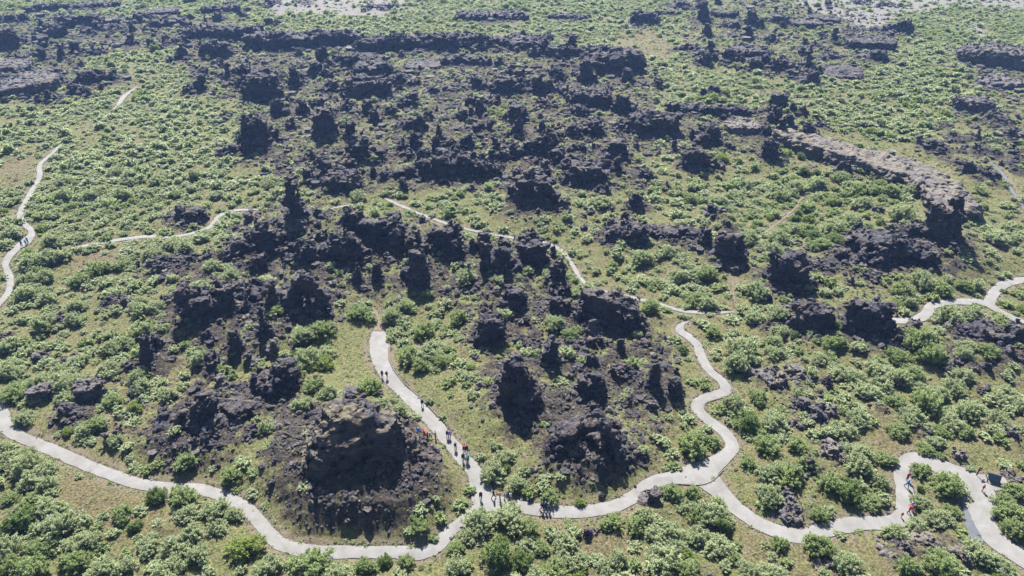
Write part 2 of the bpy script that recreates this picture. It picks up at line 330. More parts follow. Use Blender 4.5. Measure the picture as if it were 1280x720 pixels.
# kind: p pillar, s spire, m massif of several heads, d dome block, w wall, b slab, l low outcrop, c single crag
# (kind, px, width, y_top, y_dark_end, material, short landmark name or None, label or None)
D_, G_, P_, K_ = 0, 1, 2, 3
ROCKS = [
 # ---- near band
 ('b',52,28,478,513,G_,"the leaning grey slab","leaning grey lava slab beside the path at the left edge"),
 ('c',92,36,503,540,D_,"the hollow-fronted boulder","dark rounded lava boulder with a hollow front above the left path"),
 ('b',112,34,472,518,G_,None,None), ('l',145,28,528,568,G_,None,None),
 ('m',248,96,484,592,D_,"the overhanging crag","big overhanging dark lava crag throwing a long shadow to the left path"),
 ('c',342,54,453,518,D_,"the notched crag","notched dark lava crag between the pointed spire and the flat-capped castle"),
 ('c',358,40,553,597,D_,"the shoulder rock","small dark shoulder rock at the left foot of the flat-capped castle"),
 ('p',648,58,447,562,D_,"the thick dark pillar","thick dark lava pillar standing right of the people's path in deep shade"),
 ('p',740,46,463,528,D_,"the castle's upper tier","upper knobbly tier of the stacked lava castle above the lower path"),
 ('m',740,88,514,622,D_,"the stacked castle","broad stacked lava castle rising straight from the lower path bend"),
 ('p',818,26,450,527,D_,"the leaning pillar","leaning dark lava pillar left of the winding path"),
 ('c',785,42,455,492,D_,None,None), ('c',816,30,496,528,G_,"the grey egg rock","rounded grey lava rock below the leaning pillar"),
 ('c',803,32,427,452,D_,None,None), ('c',838,28,470,520,D_,None,None),
 ('m',483,90,268,344,D_,"the broken massif","broad broken lava massif in the middle with rubble on its top"),
 ('p',444,38,297,354,D_,None,None), ('p',520,36,316,384,D_,"the twin-headed pillar","tall twin-headed lava pillar left of the pale bush hollow"),
 ('d',557,42,287,338,D_,None,None), ('p',608,26,292,334,D_,None,None), ('m',627,46,303,370,D_,"the ragged tower","ragged dark lava tower at the centre of the picture"),
 ('d',665,46,305,352,D_,"the arched block","arched lava block with a bare top at the centre"), ('c',659,26,288,308,D_,None,None),
 ('m',696,24,328,380,D_,None,None), ('c',642,40,364,404,D_,None,None), ('m',691,40,366,410,D_,None,None), ('d',613,38,400,452,D_,"the dark stub","dark stubby lava block below the ragged tower"),
 ('d',760,76,362,438,D_,"the broad dome crag","broad dome-shaped dark lava crag with a sheer shaded face"),
 ('s',691,38,419,494,D_,"the fir-shaped spire","layered dark lava spire shaped like a fir tree"),
 ('c',732,24,421,450,D_,None,None), ('p',741,24,441,478,D_,None,None),
 ('m',668,52,217,279,D_,None,None), ('c',780,52,271,315,D_,None,None), ('w',838,76,284,308,D_,None,None), ('p',797,24,243,273,D_,None,None),
 ('s',363,42,234,314,D_,"the tall dark peak","tall pointed dark lava peak left of centre"),
 ('m',312,68,281,346,D_,None,None), ('m',235,46,257,288,D_,"the low black hump","low black lava hump in the bend of the upper left path"),
 ('m',265,90,350,434,D_,"the rough massif","rough dark lava massif with a pocket of rubble left of centre"),
 ('m',370,64,343,430,D_,"the crowded towers","crowd of fused dark lava towers left of the pale hollow"), ('s',327,28,391,452,D_,"the pointed spire","pointed dark lava spire in front of the crowded towers"),
 ('p',291,24,411,474,D_,None,None), ('p',178,24,418,488,D_,"the twin horns","pair of dark lava horns standing alone in left scrub"), ('c',194,24,419,464,D_,None,None),
 ('c',217,26,369,393,D_,None,None), ('c',75,20,393,410,D_,None,None), ('l',12,32,414,436,D_,None,None), ('l',55,26,443,458,D_,None,None), ('l',86,26,447,461,D_,None,None),
 ('m',362,32,306,336,D_,None,None), ('m',402,62,294,356,D_,None,None), ('p',384,18,306,342,D_,None,None), ('l',222,70,312,354,D_,None,None), ('l',138,24,362,394,D_,None,None),
 ('c',323,28,320,352,D_,None,None), ('p',399,16,262,289,D_,None,None), ('c',419,22,366,388,D_,None,None),
 ('p',880,24,283,328,D_,None,None), ('d',910,42,291,346,D_,"the scrub-ringed block","dark lava block ringed by scrub above the middle path"), ('w',864,32,283,310,D_,None,None),
 ('d',985,50,314,386,D_,"the big right-hand block","big dark lava block with a sheer left face right of centre"),
 ('m',1074,58,303,353,D_,"the pierced rock","dark lava rock with a shaded hollow below the long plateau"), ('w',1024,48,324,347,D_,None,None),
 ('m',1182,54,238,350,D_,"the plateau's prow","prow-like lava cliff where the long plateau drops off"), ('w',1118,84,290,347,D_,"the layered wall","layered lava wall running up to the plateau's prow"),
 ('d',1013,60,377,432,D_,"the grey-topped block","wide lava block with a sunlit grey top below the middle path"), ('d',1086,62,373,444,D_,"the yellow-spotted block","rounded lava block with yellow lichen spots and a deep shadow"),
 ('c',1142,26,400,426,D_,None,None), ('m',1238,78,396,452,D_,"the jagged fork rocks","jagged dark lava rocks below the right path fork"), ('m',1258,46,430,468,D_,None,None),
 ('l',972,92,448,484,G_,"the low grey outcrop","low rubbly grey lava outcrop above the winding path"), ('l',1096,22,256,277,G_,None,None), ('c',1065,18,287,303,D_,None,None),
 ('p',891,20,255,276,D_,None,None), ('p',910,18,273,296,D_,None,None), ('l',953,24,403,419,D_,None,None),
 ('l',1015,50,494,540,G_,None,None), ('l',1040,56,546,590,P_,"the bare pinkish slab","flat bare pinkish lava slab among bushes at lower right"), ('c',990,44,628,655,G_,"the dark-lipped rock","dark-lipped grey lava rock hugging the lower right path"),
 ('m',1174,62,666,704,P_,"the rough pinkish rocks","rough pinkish-grey lava rocks between bushes near the lower edge"), ('l',1116,48,680,704,P_,None,None),
 ('l',1098,30,504,520,P_,None,None), ('l',1232,20,520,540,G_,None,None), ('l',1150,26,533,552,G_,None,None), ('l',1197,24,555,582,P_,None,None), ('c',1227,14,483,496,D_,None,None), ('l',1268,16,527,566,G_,None,None),
 ('c',818,30,610,639,G_,"the rock in the path bend","grey lava rock on the inside of the lower path bend"), ('l',1025,30,700,716,P_,None,None), ('l',875,34,706,722,G_,None,None), ('l',1265,26,590,600,G_,None,None),
 ('l',735,28,655,676,P_,None,None), ('l',205,26,655,668,G_,None,None), ('l',1185,40,440,472,G_,None,None), ('l',1000,20,524,545,G_,None,None),
 # ---- middle cluster
 ('p',322,44,145,205,D_,"the thick tower","thick dark lava tower at the left end of the dense cluster"), ('p',349,20,125,154,D_,None,None), ('p',375,18,126,154,D_,None,None),
 ('p',402,30,137,190,K_,"the golden-capped tower","square dark lava tower with a golden dry cap"), ('c',367,16,148,168,D_,None,None), ('c',396,14,124,141,D_,None,None),
 ('p',438,16,153,186,D_,None,None), ('m',452,32,169,218,D_,None,None), ('m',431,34,129,152,D_,None,None), ('p',468,16,137,164,D_,None,None), ('c',485,18,133,153,D_,None,None), ('c',508,20,117,140,D_,None,None),
 ('c',536,14,140,158,D_,None,None), ('c',575,18,138,157,D_,None,None), ('p',600,14,125,152,D_,None,None), ('c',617,17,123,138,D_,None,None), ('m',596,34,150,174,D_,None,None), ('p',585,16,169,196,D_,None,None),
 ('p',517,16,167,198,D_,None,None), ('s',549,14,158,187,D_,"the thin needle","thin dark lava needle above the curved wall"), ('p',543,14,171,205,D_,None,None), ('w',575,58,188,234,D_,"the curved wall","curved dark lava wall with rubble in its arms"), ('c',616,24,207,234,D_,None,None),
 ('m',507,32,206,233,D_,None,None), ('m',403,44,201,242,D_,None,None), ('d',428,44,215,249,D_,"the round hump","round dark lava hump below the pale scrub hollow"), ('m',630,28,186,213,D_,None,None),
 ('p',677,12,151,176,D_,None,None), ('m',662,34,166,214,D_,None,None), ('m',692,20,154,187,D_,None,None), ('c',707,32,189,218,D_,None,None), ('c',718,36,132,152,D_,None,None), ('c',652,32,133,160,D_,None,None),
 ('c',742,36,149,177,D_,None,None), ('c',778,32,119,148,D_,None,None), ('c',684,26,126,142,D_,None,None), ('d',738,52,113,144,D_,None,None),
 ('d',818,56,142,180,D_,"the wide dark block","wide dark lava block with a flat brow right of the bare trail"), ('w',862,52,128,150,D_,None,None), ('w',912,48,130,152,D_,None,None), ('b',925,44,149,173,P_,"the pale tilted slab","tilted lava slab with a pale flat top"), ('b',930,32,142,154,P_,None,None),
 ('p',893,20,158,190,D_,None,None), ('d',868,32,188,224,D_,"the lone black block","lone black lava block with a shrub at its foot"), ('c',891,20,198,217,D_,None,None), ('s',834,9,225,242,D_,None,None), ('p',770,28,174,210,D_,None,None), ('m',763,30,195,230,D_,None,None),
 ('c',800,28,212,230,D_,None,None), ('d',731,50,204,242,D_,"the square brow","square lava brow with a flat crest in the middle cluster"), ('d',974,20,118,142,D_,None,None), ('p',990,11,129,147,D_,None,None), ('p',1006,11,132,152,D_,None,None), ('p',988,13,144,170,D_,None,None), ('c',967,22,135,164,D_,None,None),
 ('c',1026,13,150,164,D_,"the ball rock","ball-shaped dark lava boulder on the plateau's upper end"), ('p',967,24,174,215,D_,"the dark post","dark post-like lava pillar with a long shadow below the plateau"), ('p',1056,20,199,226,D_,None,None), ('p',280,15,137,153,D_,None,None), ('m',297,32,175,204,D_,None,None), ('s',173,7,182,195,D_,None,None),
 ('d',1212,54,120,149,G_,"the rubbly dome","low rubbly lava dome in the right scrub"), ('m',1245,44,142,163,D_,None,None), ('m',1262,36,157,181,D_,None,None), ('l',1174,32,153,165,D_,None,None), ('p',1170,28,173,198,D_,None,None), ('m',1195,24,164,184,D_,None,None), ('m',1230,32,178,200,D_,None,None),
 ('m',1228,44,202,234,D_,None,None), ('c',1272,16,194,208,D_,None,None), ('l',1010,26,205,214,G_,None,None),
 # ---- far left
 ('w',15,34,17,32,D_,None,None), ('w',62,46,4,18,D_,None,None), ('w',114,62,2,14,D_,None,None), ('w',102,44,17,39,D_,"the far left cliff","dark lava cliff under stepped ledges at far left"), ('m',128,42,23,48,D_,None,None), ('m',158,38,16,38,D_,None,None), ('p',164,10,26,46,D_,None,None), ('c',185,24,15,31,D_,None,None),
 ('b',207,36,9,22,D_,None,None), ('w',208,36,23,39,D_,None,None), ('m',230,16,18,43,D_,None,None), ('d',8,28,34,71,D_,None,None), ('m',32,38,40,63,D_,None,None), ('m',50,24,24,48,D_,None,None), ('c',71,22,30,53,D_,None,None), ('c',56,22,47,65,D_,None,None), ('c',37,28,65,80,D_,None,None),
 ('b',18,48,74,99,G_,None,None), ('b',38,88,90,125,G_,"the flat-topped shelf","flat-topped lava shelf with a dark undercut at far left"), ('p',47,13,117,136,D_,None,None), ('c',64,18,111,134,D_,None,None), ('m',120,58,82,113,D_,"the notched hump","dark lava hump with a notch alone in far left scrub"), ('c',95,22,103,125,D_,None,None),
 ('p',209,10,42,57,D_,None,None), ('p',230,13,42,62,D_,None,None), ('s',227,26,56,80,D_,None,None), ('d',271,40,51,80,D_,None,None), ('w',277,42,6,20,D_,None,None), ('c',291,22,0,8,D_,None,None), ('c',270,16,15,31,D_,None,None), ('p',300,11,11,27,D_,None,None), ('s',310,7,7,17,D_,None,None),
 ('w',258,50,32,53,D_,None,None), ('w',302,48,31,56,D_,None,None), ('m',275,36,79,109,D_,None,None), ('m',302,28,84,121,D_,None,None), ('m',244,32,96,126,D_,"the spiky rock","spiky dark lava rock at the edge of the far left clearing"), ('c',250,20,84,101,D_,None,None),
 # ---- far middle
 ('c',337,30,0,10,D_,None,None), ('c',337,20,21,37,D_,None,None), ('s',352,6,23,32,D_,None,None), ('l',382,36,-2,7,G_,None,None), ('l',476,48,3,15,D_,None,None), ('w',362,92,37,70,D_,"the long far cliff","long dark lava cliff under a flat brown plateau far off"), ('w',424,54,37,63,D_,None,None), ('d',458,36,45,73,D_,None,None),
 ('w',516,84,41,71,D_,None,None), ('w',568,44,39,71,D_,None,None), ('m',598,36,39,73,D_,None,None), ('w',632,74,43,67,D_,None,None), ('m',424,48,61,97,D_,None,None), ('c',402,28,79,104,D_,None,None), ('b',457,30,66,81,D_,None,None), ('d',466,44,79,108,D_,None,None), ('c',490,26,79,104,D_,None,None),
 ('b',530,48,76,89,D_,None,None), ('c',506,30,91,111,D_,None,None), ('w',583,60,68,88,D_,None,None), ('c',602,24,97,117,D_,"the tilted boulder","tilted dark lava boulder above the dense cluster"), ('c',622,17,71,89,D_,None,None), ('m',414,36,102,123,D_,None,None), ('d',460,54,98,131,D_,None,None), ('d',328,42,97,136,D_,None,None),
 ('m',552,46,106,126,D_,None,None), ('d',635,38,98,126,D_,None,None), ('w',615,90,15,28,D_,None,None), ('w',710,50,17,28,D_,None,None), ('d',806,38,13,37,D_,"the far dome","dark lava dome at the top of the far green flat"), ('w',836,30,12,22,D_,None,None), ('m',652,26,36,53,D_,None,None), ('m',678,26,40,54,D_,None,None),
 ('m',713,24,40,52,D_,None,None), ('w',664,52,50,69,D_,None,None), ('m',690,47,51,82,D_,None,None), ('m',722,44,46,84,D_,None,None), ('d',771,58,62,101,D_,"the sheer block","sheer-faced lava block at the right end of the far cluster"), ('p',786,15,85,112,D_,None,None), ('c',699,22,84,106,D_,None,None), ('c',827,15,97,112,D_,None,None),
 # ---- far right
 ('c',847,20,58,68,D_,None,None), ('m',872,34,51,72,D_,None,None), ('p',881,19,65,89,D_,None,None), ('m',911,28,59,86,D_,None,None), ('p',874,15,2,16,D_,None,None), ('c',846,30,-1,12,D_,None,None), ('w',905,32,13,27,D_,None,None), ('c',912,26,25,41,D_,None,None), ('b',935,44,56,77,D_,None,None),
 ('c',950,24,73,94,D_,None,None), ('p',893,18,107,125,D_,None,None), ('b',975,22,17,33,D_,None,None), ('b',1005,38,24,38,D_,None,None), ('b',1027,38,18,31,D_,None,None), ('m',1068,30,30,46,D_,None,None), ('m',1115,46,23,51,D_,None,None), ('b',1080,60,44,67,D_,None,None), ('m',1090,48,59,83,D_,None,None),
 ('m',975,44,69,99,D_,None,None), ('c',1006,26,87,109,D_,None,None), ('b',1047,50,84,101,D_,None,None), ('c',1036,32,64,79,D_,None,None), ('p',1034,13,-1,11,D_,None,None), ('l',1078,26,-3,9,D_,None,None), ('l',1110,30,1,12,D_,None,None),
 ('d',1240,86,55,94,G_,"the far right shield","broad low lava shield far off at the right edge"), ('d',1252,74,95,118,G_,None,None),
]
# dark rocky ground between the rocks: (polygon in photo coordinates, strength)
ZONES = [
 ([(330,60),(520,60),(760,60),(830,110),(810,170),(900,130),(1000,150),(960,200),(800,200),(830,240),(640,250),(560,240),(400,250),(300,210),(290,120)], .56),
 ([(340,240),(400,250),(460,270),(540,270),(600,310),(700,320),(720,370),(700,420),(600,450),(560,400),(540,380),(470,390),(400,360),(380,420),(330,440),(300,420),(230,430),(220,370),(280,300)], .52),
 ([(590,420),(700,390),(850,420),(860,520),(810,580),(790,620),(690,622),(670,560),(600,560),(580,500)], .55),
 ([(0,20),(230,20),(240,60),(120,70),(70,130),(0,130)], .6), ([(230,20),(330,40),(330,130),(230,130)], .5),
 ([(850,0),(950,0),(1110,20),(1120,60),(1090,90),(1000,110),(930,90),(850,80)], .45), ([(1180,60),(1280,55),(1290,120),(1220,120)], .6),
 ([(1180,120),(1290,120),(1290,210),(1200,240),(1150,190)], .42), ([(200,480),(380,460),(400,520),(350,600),(330,560),(290,590),(210,540)], .42), ([(345,500),(560,520),(570,600),(520,660),(400,675),(345,610)], .72),
 ([(930,300),(1110,290),(1200,340),(1210,360),(1130,350),(1110,430),(1000,430),(940,390)], .4), ([(1120,420),(1290,400),(1290,480),(1190,480)], .5), ([(900,445),(1030,450),(1050,540),(990,540),(930,490)], .5),
 ([(1000,530),(1060,540),(1060,640),(960,660),(950,600)], .35), ([(80,470),(230,450),(220,520),(130,570),(80,540)], .35), ([(1120,670),(1200,660),(1210,710),(1100,715)], .45), ([(170,330),(240,310),(290,340),(230,400),(120,400),(110,370)], .35),
 ([(640,260),(720,230),(900,290),(880,320),(760,310)], .35), ([(440,640),(520,650),(520,690),(440,680)], .3), ([(690,640),(790,640),(780,690),(700,680)], .3),
]
SANDS = [([(330,-20),(440,-20),(520,5),(470,22),(400,18),(340,20)], 1.0), ([(930,-20),(1290,-30),(1290,12),(1200,8),(1130,18),(1100,30),(1040,22),(1000,8)], 1.0), ([(1190,25),(1240,28),(1235,50),(1200,45)], .7), ([(1060,25),(1110,28),(1100,42),(1060,40)], .7)]
HEATHS = [([(60,330),(110,310),(170,310),(120,340)], 1), ([(70,590),(170,615),(160,660),(90,640)], 1), ([(410,420),(460,410),(475,470),(520,510),(470,510),(415,480)], .35), ([(770,30),(840,45),(830,75),(780,65)], 1), ([(0,195),(40,195),(35,240),(0,250)], 1), ([(1100,520),(1180,560),(1160,580),(1080,560)], 1), ([(910,690),(960,670),(1010,710),(930,715)], 1), ([(700,650),(800,650),(780,720),(700,700)], .9), ([(480,470),(600,480),(620,560),(580,560)], .4)]
# clearings without bushes (photo coordinates: centre, half sizes)
CLEAR = [(442,455,38,45),(110,335,55,16),(118,618,50,22),(530,480,28,22),(20,215,22,18),(805,60,40,14),(560,520,20,25),(500,520,20,12),(430,610,110,70),(750,560,70,60),(930,700,30,16),(1085,552,30,12),(760,670,40,22),(640,520,60,45),(250,540,70,40),(1040,190,60,25),(1140,200,80,25),(1180,240,40,40),(1060,690,35,15),(950,640,14,14)]

# hand-placed bushes: (px, py of the middle, width px, tone)
BUSHES = []
def _b(x0, y0, s, L):
    for q in L:
        BUSHES.append((x0+q[0]/s, y0+q[1]/s, q[2]/s, q[3] if len(q) > 3 else 0))
_b(0,480,3,[(50,35,110,1),(85,130,90),(30,225,70,1),(100,260,90,1),(255,180,60,3),(545,60,60),(640,60,90),(430,70,90,1),(485,280,60),(550,320,70,1),(595,305,60,1),(700,305,100,1),(870,345,90,1),(958,345,50,1),(885,390,50,1),(590,420,100,2),(690,420,130,1),(450,490,110,1),(500,540,80,2),(800,480,120),(880,490,90),(720,560,120),(920,620,170,3),(1165,665,190,1),(1010,690,120),(560,600,120),(380,610,80,1),(220,530,160),(60,520,180,2),(130,610,150,1),(280,660,130,1),(120,690,150,1),(40,680,120,1),(360,540,60,1),(740,650,110),(1000,450,50,1),(1140,110,90),(1180,20,120,1),(1230,60,90),(665,220,70),(470,640,80,1),(620,660,70),(110,430,110,1),(30,430,90,1)])
_b(427,480,3,[(410,50,40,1),(490,60,70),(550,20,60,1),(220,130,90),(160,110,80),(270,120,60),(385,230,45,1),(455,310,40,1),(450,450,75,1),(475,390,75,1),(570,330,110),(650,370,110),(610,280,90),(700,400,80,1),(755,170,60,1),(780,420,90,1),(895,443,50,3),(850,515,50,1),(520,520,150),(620,500,170),(690,540,110,1),(470,570,100),(590,640,150,2),(680,660,120,2),(755,610,100,1),(290,545,80,1),(375,500,70,1),(260,605,60,1),(340,575,60,1),(435,615,90,1),(430,690,110),(240,665,90,1),(160,665,70,2),(90,690,100,1),(1010,515,110,1),(1100,540,90,1),(1140,490,90),(1235,410,100,1),(1130,270,50),(1245,300,70,1),(830,650,110),(1030,660,110),(1200,650,160),(1250,600,90),(1000,690,100),(800,690,120,1),(960,655,80)])
_b(853,480,3,[(40,230,140,1),(110,210,90,1),(20,130,80),(240,140,130,2),(290,180,90,1),(320,235,110,1),(340,330,130),(400,350,130,1),(480,300,100,1),(300,450,60,1),(250,290,80,1),(430,230,100,1),(500,190,70),(370,100,70,1),(280,50,100,1),(660,130,110),(625,410,140,2),(600,370,90,2),(520,495,90,1),(765,280,100,1),(680,260,90),(650,290,40,3),(740,380,70,1),(820,165,100,1),(920,70,150,1),(800,60,100,1),(690,20,120),(1020,15,100),(970,180,80,1),(1060,175,80,1),(920,235,110,1),(970,265,80,1),(900,320,100,1),(1010,380,140,1),(900,440,110),(960,500,130),(880,520,110),(1050,560,70,1),(800,555,110),(720,510,70,1),(600,560,80),(665,545,70,1),(370,600,90,1),(515,610,130,1),(340,645,50),(140,440,90,1),(155,530,100,2),(40,410,90,1),(50,480,90,1),(60,570,120),(140,600,130),(190,640,90,1),(160,685,80),(620,670,140),(1110,640,130),(1190,670,130),(1220,470,140,1),(1250,540,110,1),(1250,400,100,1),(1210,430,90,1),(1270,300,60,1),(980,690,150,1),(850,690,110,1),(1190,200,80,1),(1110,70,40,1),(340,700,120),(30,700,100,1),(550,60,70,1),(500,100,50),(440,45,70,1),(1080,310,80)])
_b(0,240,3,[(110,255,110),(190,245,120),(250,235,80),(90,380,120),(300,330,100,1),(395,165,70,1),(300,160,80),(160,135,50,3),(155,295,60,1),(490,210,80),(370,290,110,1),(450,275,90,1),(180,400,90),(800,290,90),(865,330,90),(160,495,110),(420,590,100),(240,690,120),(410,660,90),(1130,560,110),(1200,530,110,1),(1150,630,120),(1220,600,90),(1090,690,120,1),(750,640,100),(700,590,60,1),(530,70,60),(620,140,80,1),(50,150,100),(30,200,60),(560,140,60),(460,570,100),(280,430,90),(520,430,90),(590,440,80),(700,220,80),(650,200,90)])
_b(427,240,3,[(480,290,80),(470,340,90),(320,395,60,1),(390,370,40),(60,460,110,1),(220,480,110),(200,530,80),(250,620,110,1),(330,590,120),(370,640,100,1),(300,660,80,1),(500,610,60),(490,660,50,3),(430,480,90,1),(790,510,90),(850,540,90,1),(730,490,50),(990,605,50,1),(1150,440,100,1),(1220,440,60,1),(840,100,80),(890,45,70,1),(970,40,110),(920,180,60),(1080,330,60,1),(1130,250,100),(930,345,90),(1040,220,50),(700,620,70),(810,140,50,1)])
_b(853,240,3,[(500,330,80,1),(555,350,80,1),(760,340,50,1),(830,375,110,1),(900,340,110),(980,360,120,1),(1060,350,90,1),(910,435,40),(1000,480,110),(1080,480,110),(580,515,60,1),(570,575,110,1),(440,600,60,1),(560,625,50,1),(880,570,130,1),(940,620,120,1),(810,620,110,1),(740,670,130),(870,680,130,1),(650,690,110),(230,590,140),(210,650,120),(270,470,110),(360,460,100),(120,520,90,1),(280,380,110),(100,310,100,1),(60,390,110,1),(140,350,80,1),(250,180,110),(360,170,110),(430,140,90),(520,200,100,1),(560,130,110),(640,110,90),(810,110,130),(500,70,60),(680,40,80),(1170,180,120),(1230,170,90),(1210,370,40,1),(1220,420,60,1),(1130,610,90,1),(1240,320,60),(1190,490,90),(340,40,50,1),(130,30,90),(1060,590,80)])

# crags that fuse the named rocks into one broken mass: (polygon in photo coordinates, how many, width px range)
FILL = [([(285,285),(345,265),(400,275),(440,300),(540,290),(560,340),(500,360),(440,350),(400,370),(330,360)], 13, (16,32)),
 ([(235,350),(330,335),(400,370),(390,425),(330,435),(280,470),(240,420)], 11, (15,30)),
 ([(585,300),(690,305),(715,350),(715,410),(650,440),(600,440),(600,380),(570,350)], 16, (15,32)),
 ([(700,400),(800,410),(850,470),(830,520),(780,520),(700,520)], 14, (14,30)), ([(680,520),(790,520),(795,600),(690,610)], 7, (16,34)), ([(205,480),(300,475),(350,500),(330,540),(270,560)], 6, (16,30)),
 ([(330,80),(480,75),(640,90),(760,110),(800,150),(700,200),(640,170),(560,190),(450,150),(390,150),(310,150)], 40, (22,54)),
 ([(620,180),(700,160),(760,180),(740,230),(650,240)], 9, (20,42)), ([(290,180),(340,190),(480,190),(520,220),(400,235),(330,210)], 8, (12,24)), ([(500,180),(620,180),(630,225),(520,225)], 8, (12,24)),
 ([(340,50),(640,50),(760,70),(760,100),(640,90),(450,80)], 16, (22,48)), ([(880,130),(1000,130),(1010,170),(930,185),(870,180)], 9, (12,24)),
 ([(0,30),(240,20),(310,60),(240,55),(110,65),(0,110)], 22, (12,28)), ([(860,10),(960,20),(1110,40),(1090,80),(980,100),(900,80)], 20, (12,28)),
 ([(990,320),(1200,290),(1200,345),(1050,350)], 9, (14,30)), ([(1180,400),(1280,400),(1280,460),(1210,460)], 7, (14,28)), ([(1190,165),(1280,180),(1270,230),(1200,225)], 6, (12,24))]
# ------------------------------------------------------------------ raster maps of the ground (1 m cells)
GX0, GY0, GS = -520.0, 10.0, 1.0
GW, GH = 1040, 640
gx = GX0+np.arange(GW)*GS; gy = GY0+np.arange(GH)*GS
GXX, GYY = np.meshgrid(gx, gy)                       # [row y, col x]
MOUND = np.zeros((GH, GW)); ROCK = np.zeros((GH, GW)); PATHD = np.full((GH, GW), 30.0); SAND = np.zeros((GH, GW)); HEATH = np.full((GH, GW), 0.5)
def win(x, y, r):
    i0 = max(0, int((x-r-GX0)/GS)); i1 = min(GW, int((x+r-GX0)/GS)+2); j0 = max(0, int((y-r-GY0)/GS)); j1 = min(GH, int((y+r-GY0)/GS)+2)
    return (slice(j0, j1), slice(i0, i1)) if i1 > i0 and j1 > j0 else None
def bil(A, x, y):
    fx = np.clip((np.asarray(x)-GX0)/GS, 0, GW-1.001); fy = np.clip((np.asarray(y)-GY0)/GS, 0, GH-1.001)
    i = fx.astype(int); j = fy.astype(int); u = fx-i; v = fy-j
    return (A[j, i]*(1-u)+A[j, i+1]*u)*(1-v)+(A[j+1, i]*(1-u)+A[j+1, i+1]*u)*v
def ground_at(px, py, z=0.0):
    r = ray(px, py); zz = z
    for _ in range(4):
        t = (CAM_H-zz)/(-r[2]); zz = z+float(base(np.array([r[0]*t]), np.array([r[1]*t]))[0])
    return r[0]*t, r[1]*t, zz-z, t
def inpoly(px, py, poly):
    c = np.zeros(px.shape, bool); n = len(poly)
    for i in range(n):
        x0, y0 = poly[i]; x1, y1 = poly[(i+1) % n]
        if y0 == y1: continue
        c ^= ((y0 > py) != (y1 > py)) & (px < (x1-x0)*(py-y0)/(y1-y0)+x0)
    return c
BZ = base(GXX, GYY)
PXX, PYY, PDD = proj(GXX, GYY, BZ)

# paths: smooth centre lines
def catmull(P, n=10):
    P = np.asarray(P, float); out = []
    Q = np.vstack([2*P[0]-P[1], P, 2*P[-1]-P[-2]])
    for i in range(len(P)-1):
        a, b, c, d = Q[i:i+4]
        for t in np.linspace(0, 1, n, endpoint=False):
            out.append(0.5*((2*b)+(c-a)*t+(2*a-5*b+4*c-d)*t*t+(3*b-a-3*c+d)*t**3))
    out.append(P[-1]); return np.array(out)
PCURVES = []
for (nm, m, off, w, pts) in PATHS:
    G = []
    for q in pts:
        x, y, z, t = ground(q[0], q[1]); G.append((x, y, q[2] if len(q) > 2 else w))
    C = catmull(G, 12)
    d = np.r_[0, np.cumsum(np.hypot(*np.diff(C[:, :2], axis=0).T))]
    s = np.arange(0, d[-1], 0.5); C = np.stack([np.interp(s, d, C[:, k]) for k in range(3)], 1)
    PCURVES.append((nm, m, off, C))
    for x, y, ww in C[::2]:
        W = win(x, y, 12)
        if W: PATHD[W] = np.minimum(PATHD[W], np.hypot(GXX[W]-x, GYY[W]-y)-ww/2)
lay = np.array([ground(*q)[:2] for q in LAYBY])
lc = lay.mean(0); W = win(lc[0], lc[1], 14)
PATHD[W] = np.minimum(PATHD[W], np.where(inpoly(GXX[W], GYY[W], [tuple(q) for q in lay]), -1, 30))

for poly, v in ZONES: ROCK = np.maximum(ROCK, inpoly(PXX, PYY, poly)*v)
for poly, v in SANDS: SAND = np.maximum(SAND, inpoly(PXX, PYY, poly)*v)
for poly, v in HEATHS: HEATH = np.where(inpoly(PXX, PYY, poly), v, HEATH)
def blur(A, n):
    for _ in range(n):
        B = A.copy(); B[1:-1] = (A[:-2]+2*A[1:-1]+A[2:])/4; A = B.copy(); A[:, 1:-1] = (B[:, :-2]+2*B[:, 1:-1]+B[:, 2:])/4
    return A
ROCK = blur(ROCK, 8); SAND = blur(SAND, 16); HEATH = blur(HEATH, 8)

# hero rocks: solve height and place from the top and the end of the shadow
COT = 1/math.tan(R(SUN_EL))
DEP = dict(p=.38, s=.12, m=.30, d=.38, w=.22, b=.55, l=.6, c=.32, C=.34)
def solve(kind, px, w, yt, yd):
    r = ray(px, yt); dep = DEP[kind]
    g0 = ground_at(px, (yt+yd)/2)
    wm = w*(g0[1]*cp+(CAM_H)*sp_)/FPX
    best = None
    while True:
        lo, hi = 0.3*CAM_H/(-r[2]), CAM_H/(-r[2])
        for _ in range(40):
            t = (lo+hi)/2
            T = np.array([r[0]*t, r[1]*t, CAM_H+r[2]*t]); bz = float(base(np.array([T[0]]), np.array([T[1]]))[0]); h = T[2]-bz
            F = T[:2]+np.array([0, -dep*wm])+SD*max(h, 0)*COT
            y = proj(F[0], F[1], float(base(np.array([F[0]]), np.array([F[1]]))[0]))[1]
            if y > yd: lo = t
            else: hi = t
        if h > 0.10*wm or dep < 0.06: break
        dep *= 0.75
    h = max(h, 0.10*wm)
    return T[0], T[1]-dep*wm/2, h, wm
HERO = []
rk = [('C', 448, 142, 498, 676, K_, "the flat-capped castle", "largest near lava crag with a dry mossy cap casting the biggest shadow")]+ROCKS
for (kind, px, w, yt, yd, mt, short, lab) in rk:
    x, y, h, wm = solve(kind, px, w, yt, yd)
    HERO.append(dict(kind=kind, x=x, y=y, h=h, w=wm, mat=mt, short=short, label=lab, px=px, py=(yt+yd)/2, pw=w))
rf = np.random.RandomState(31)
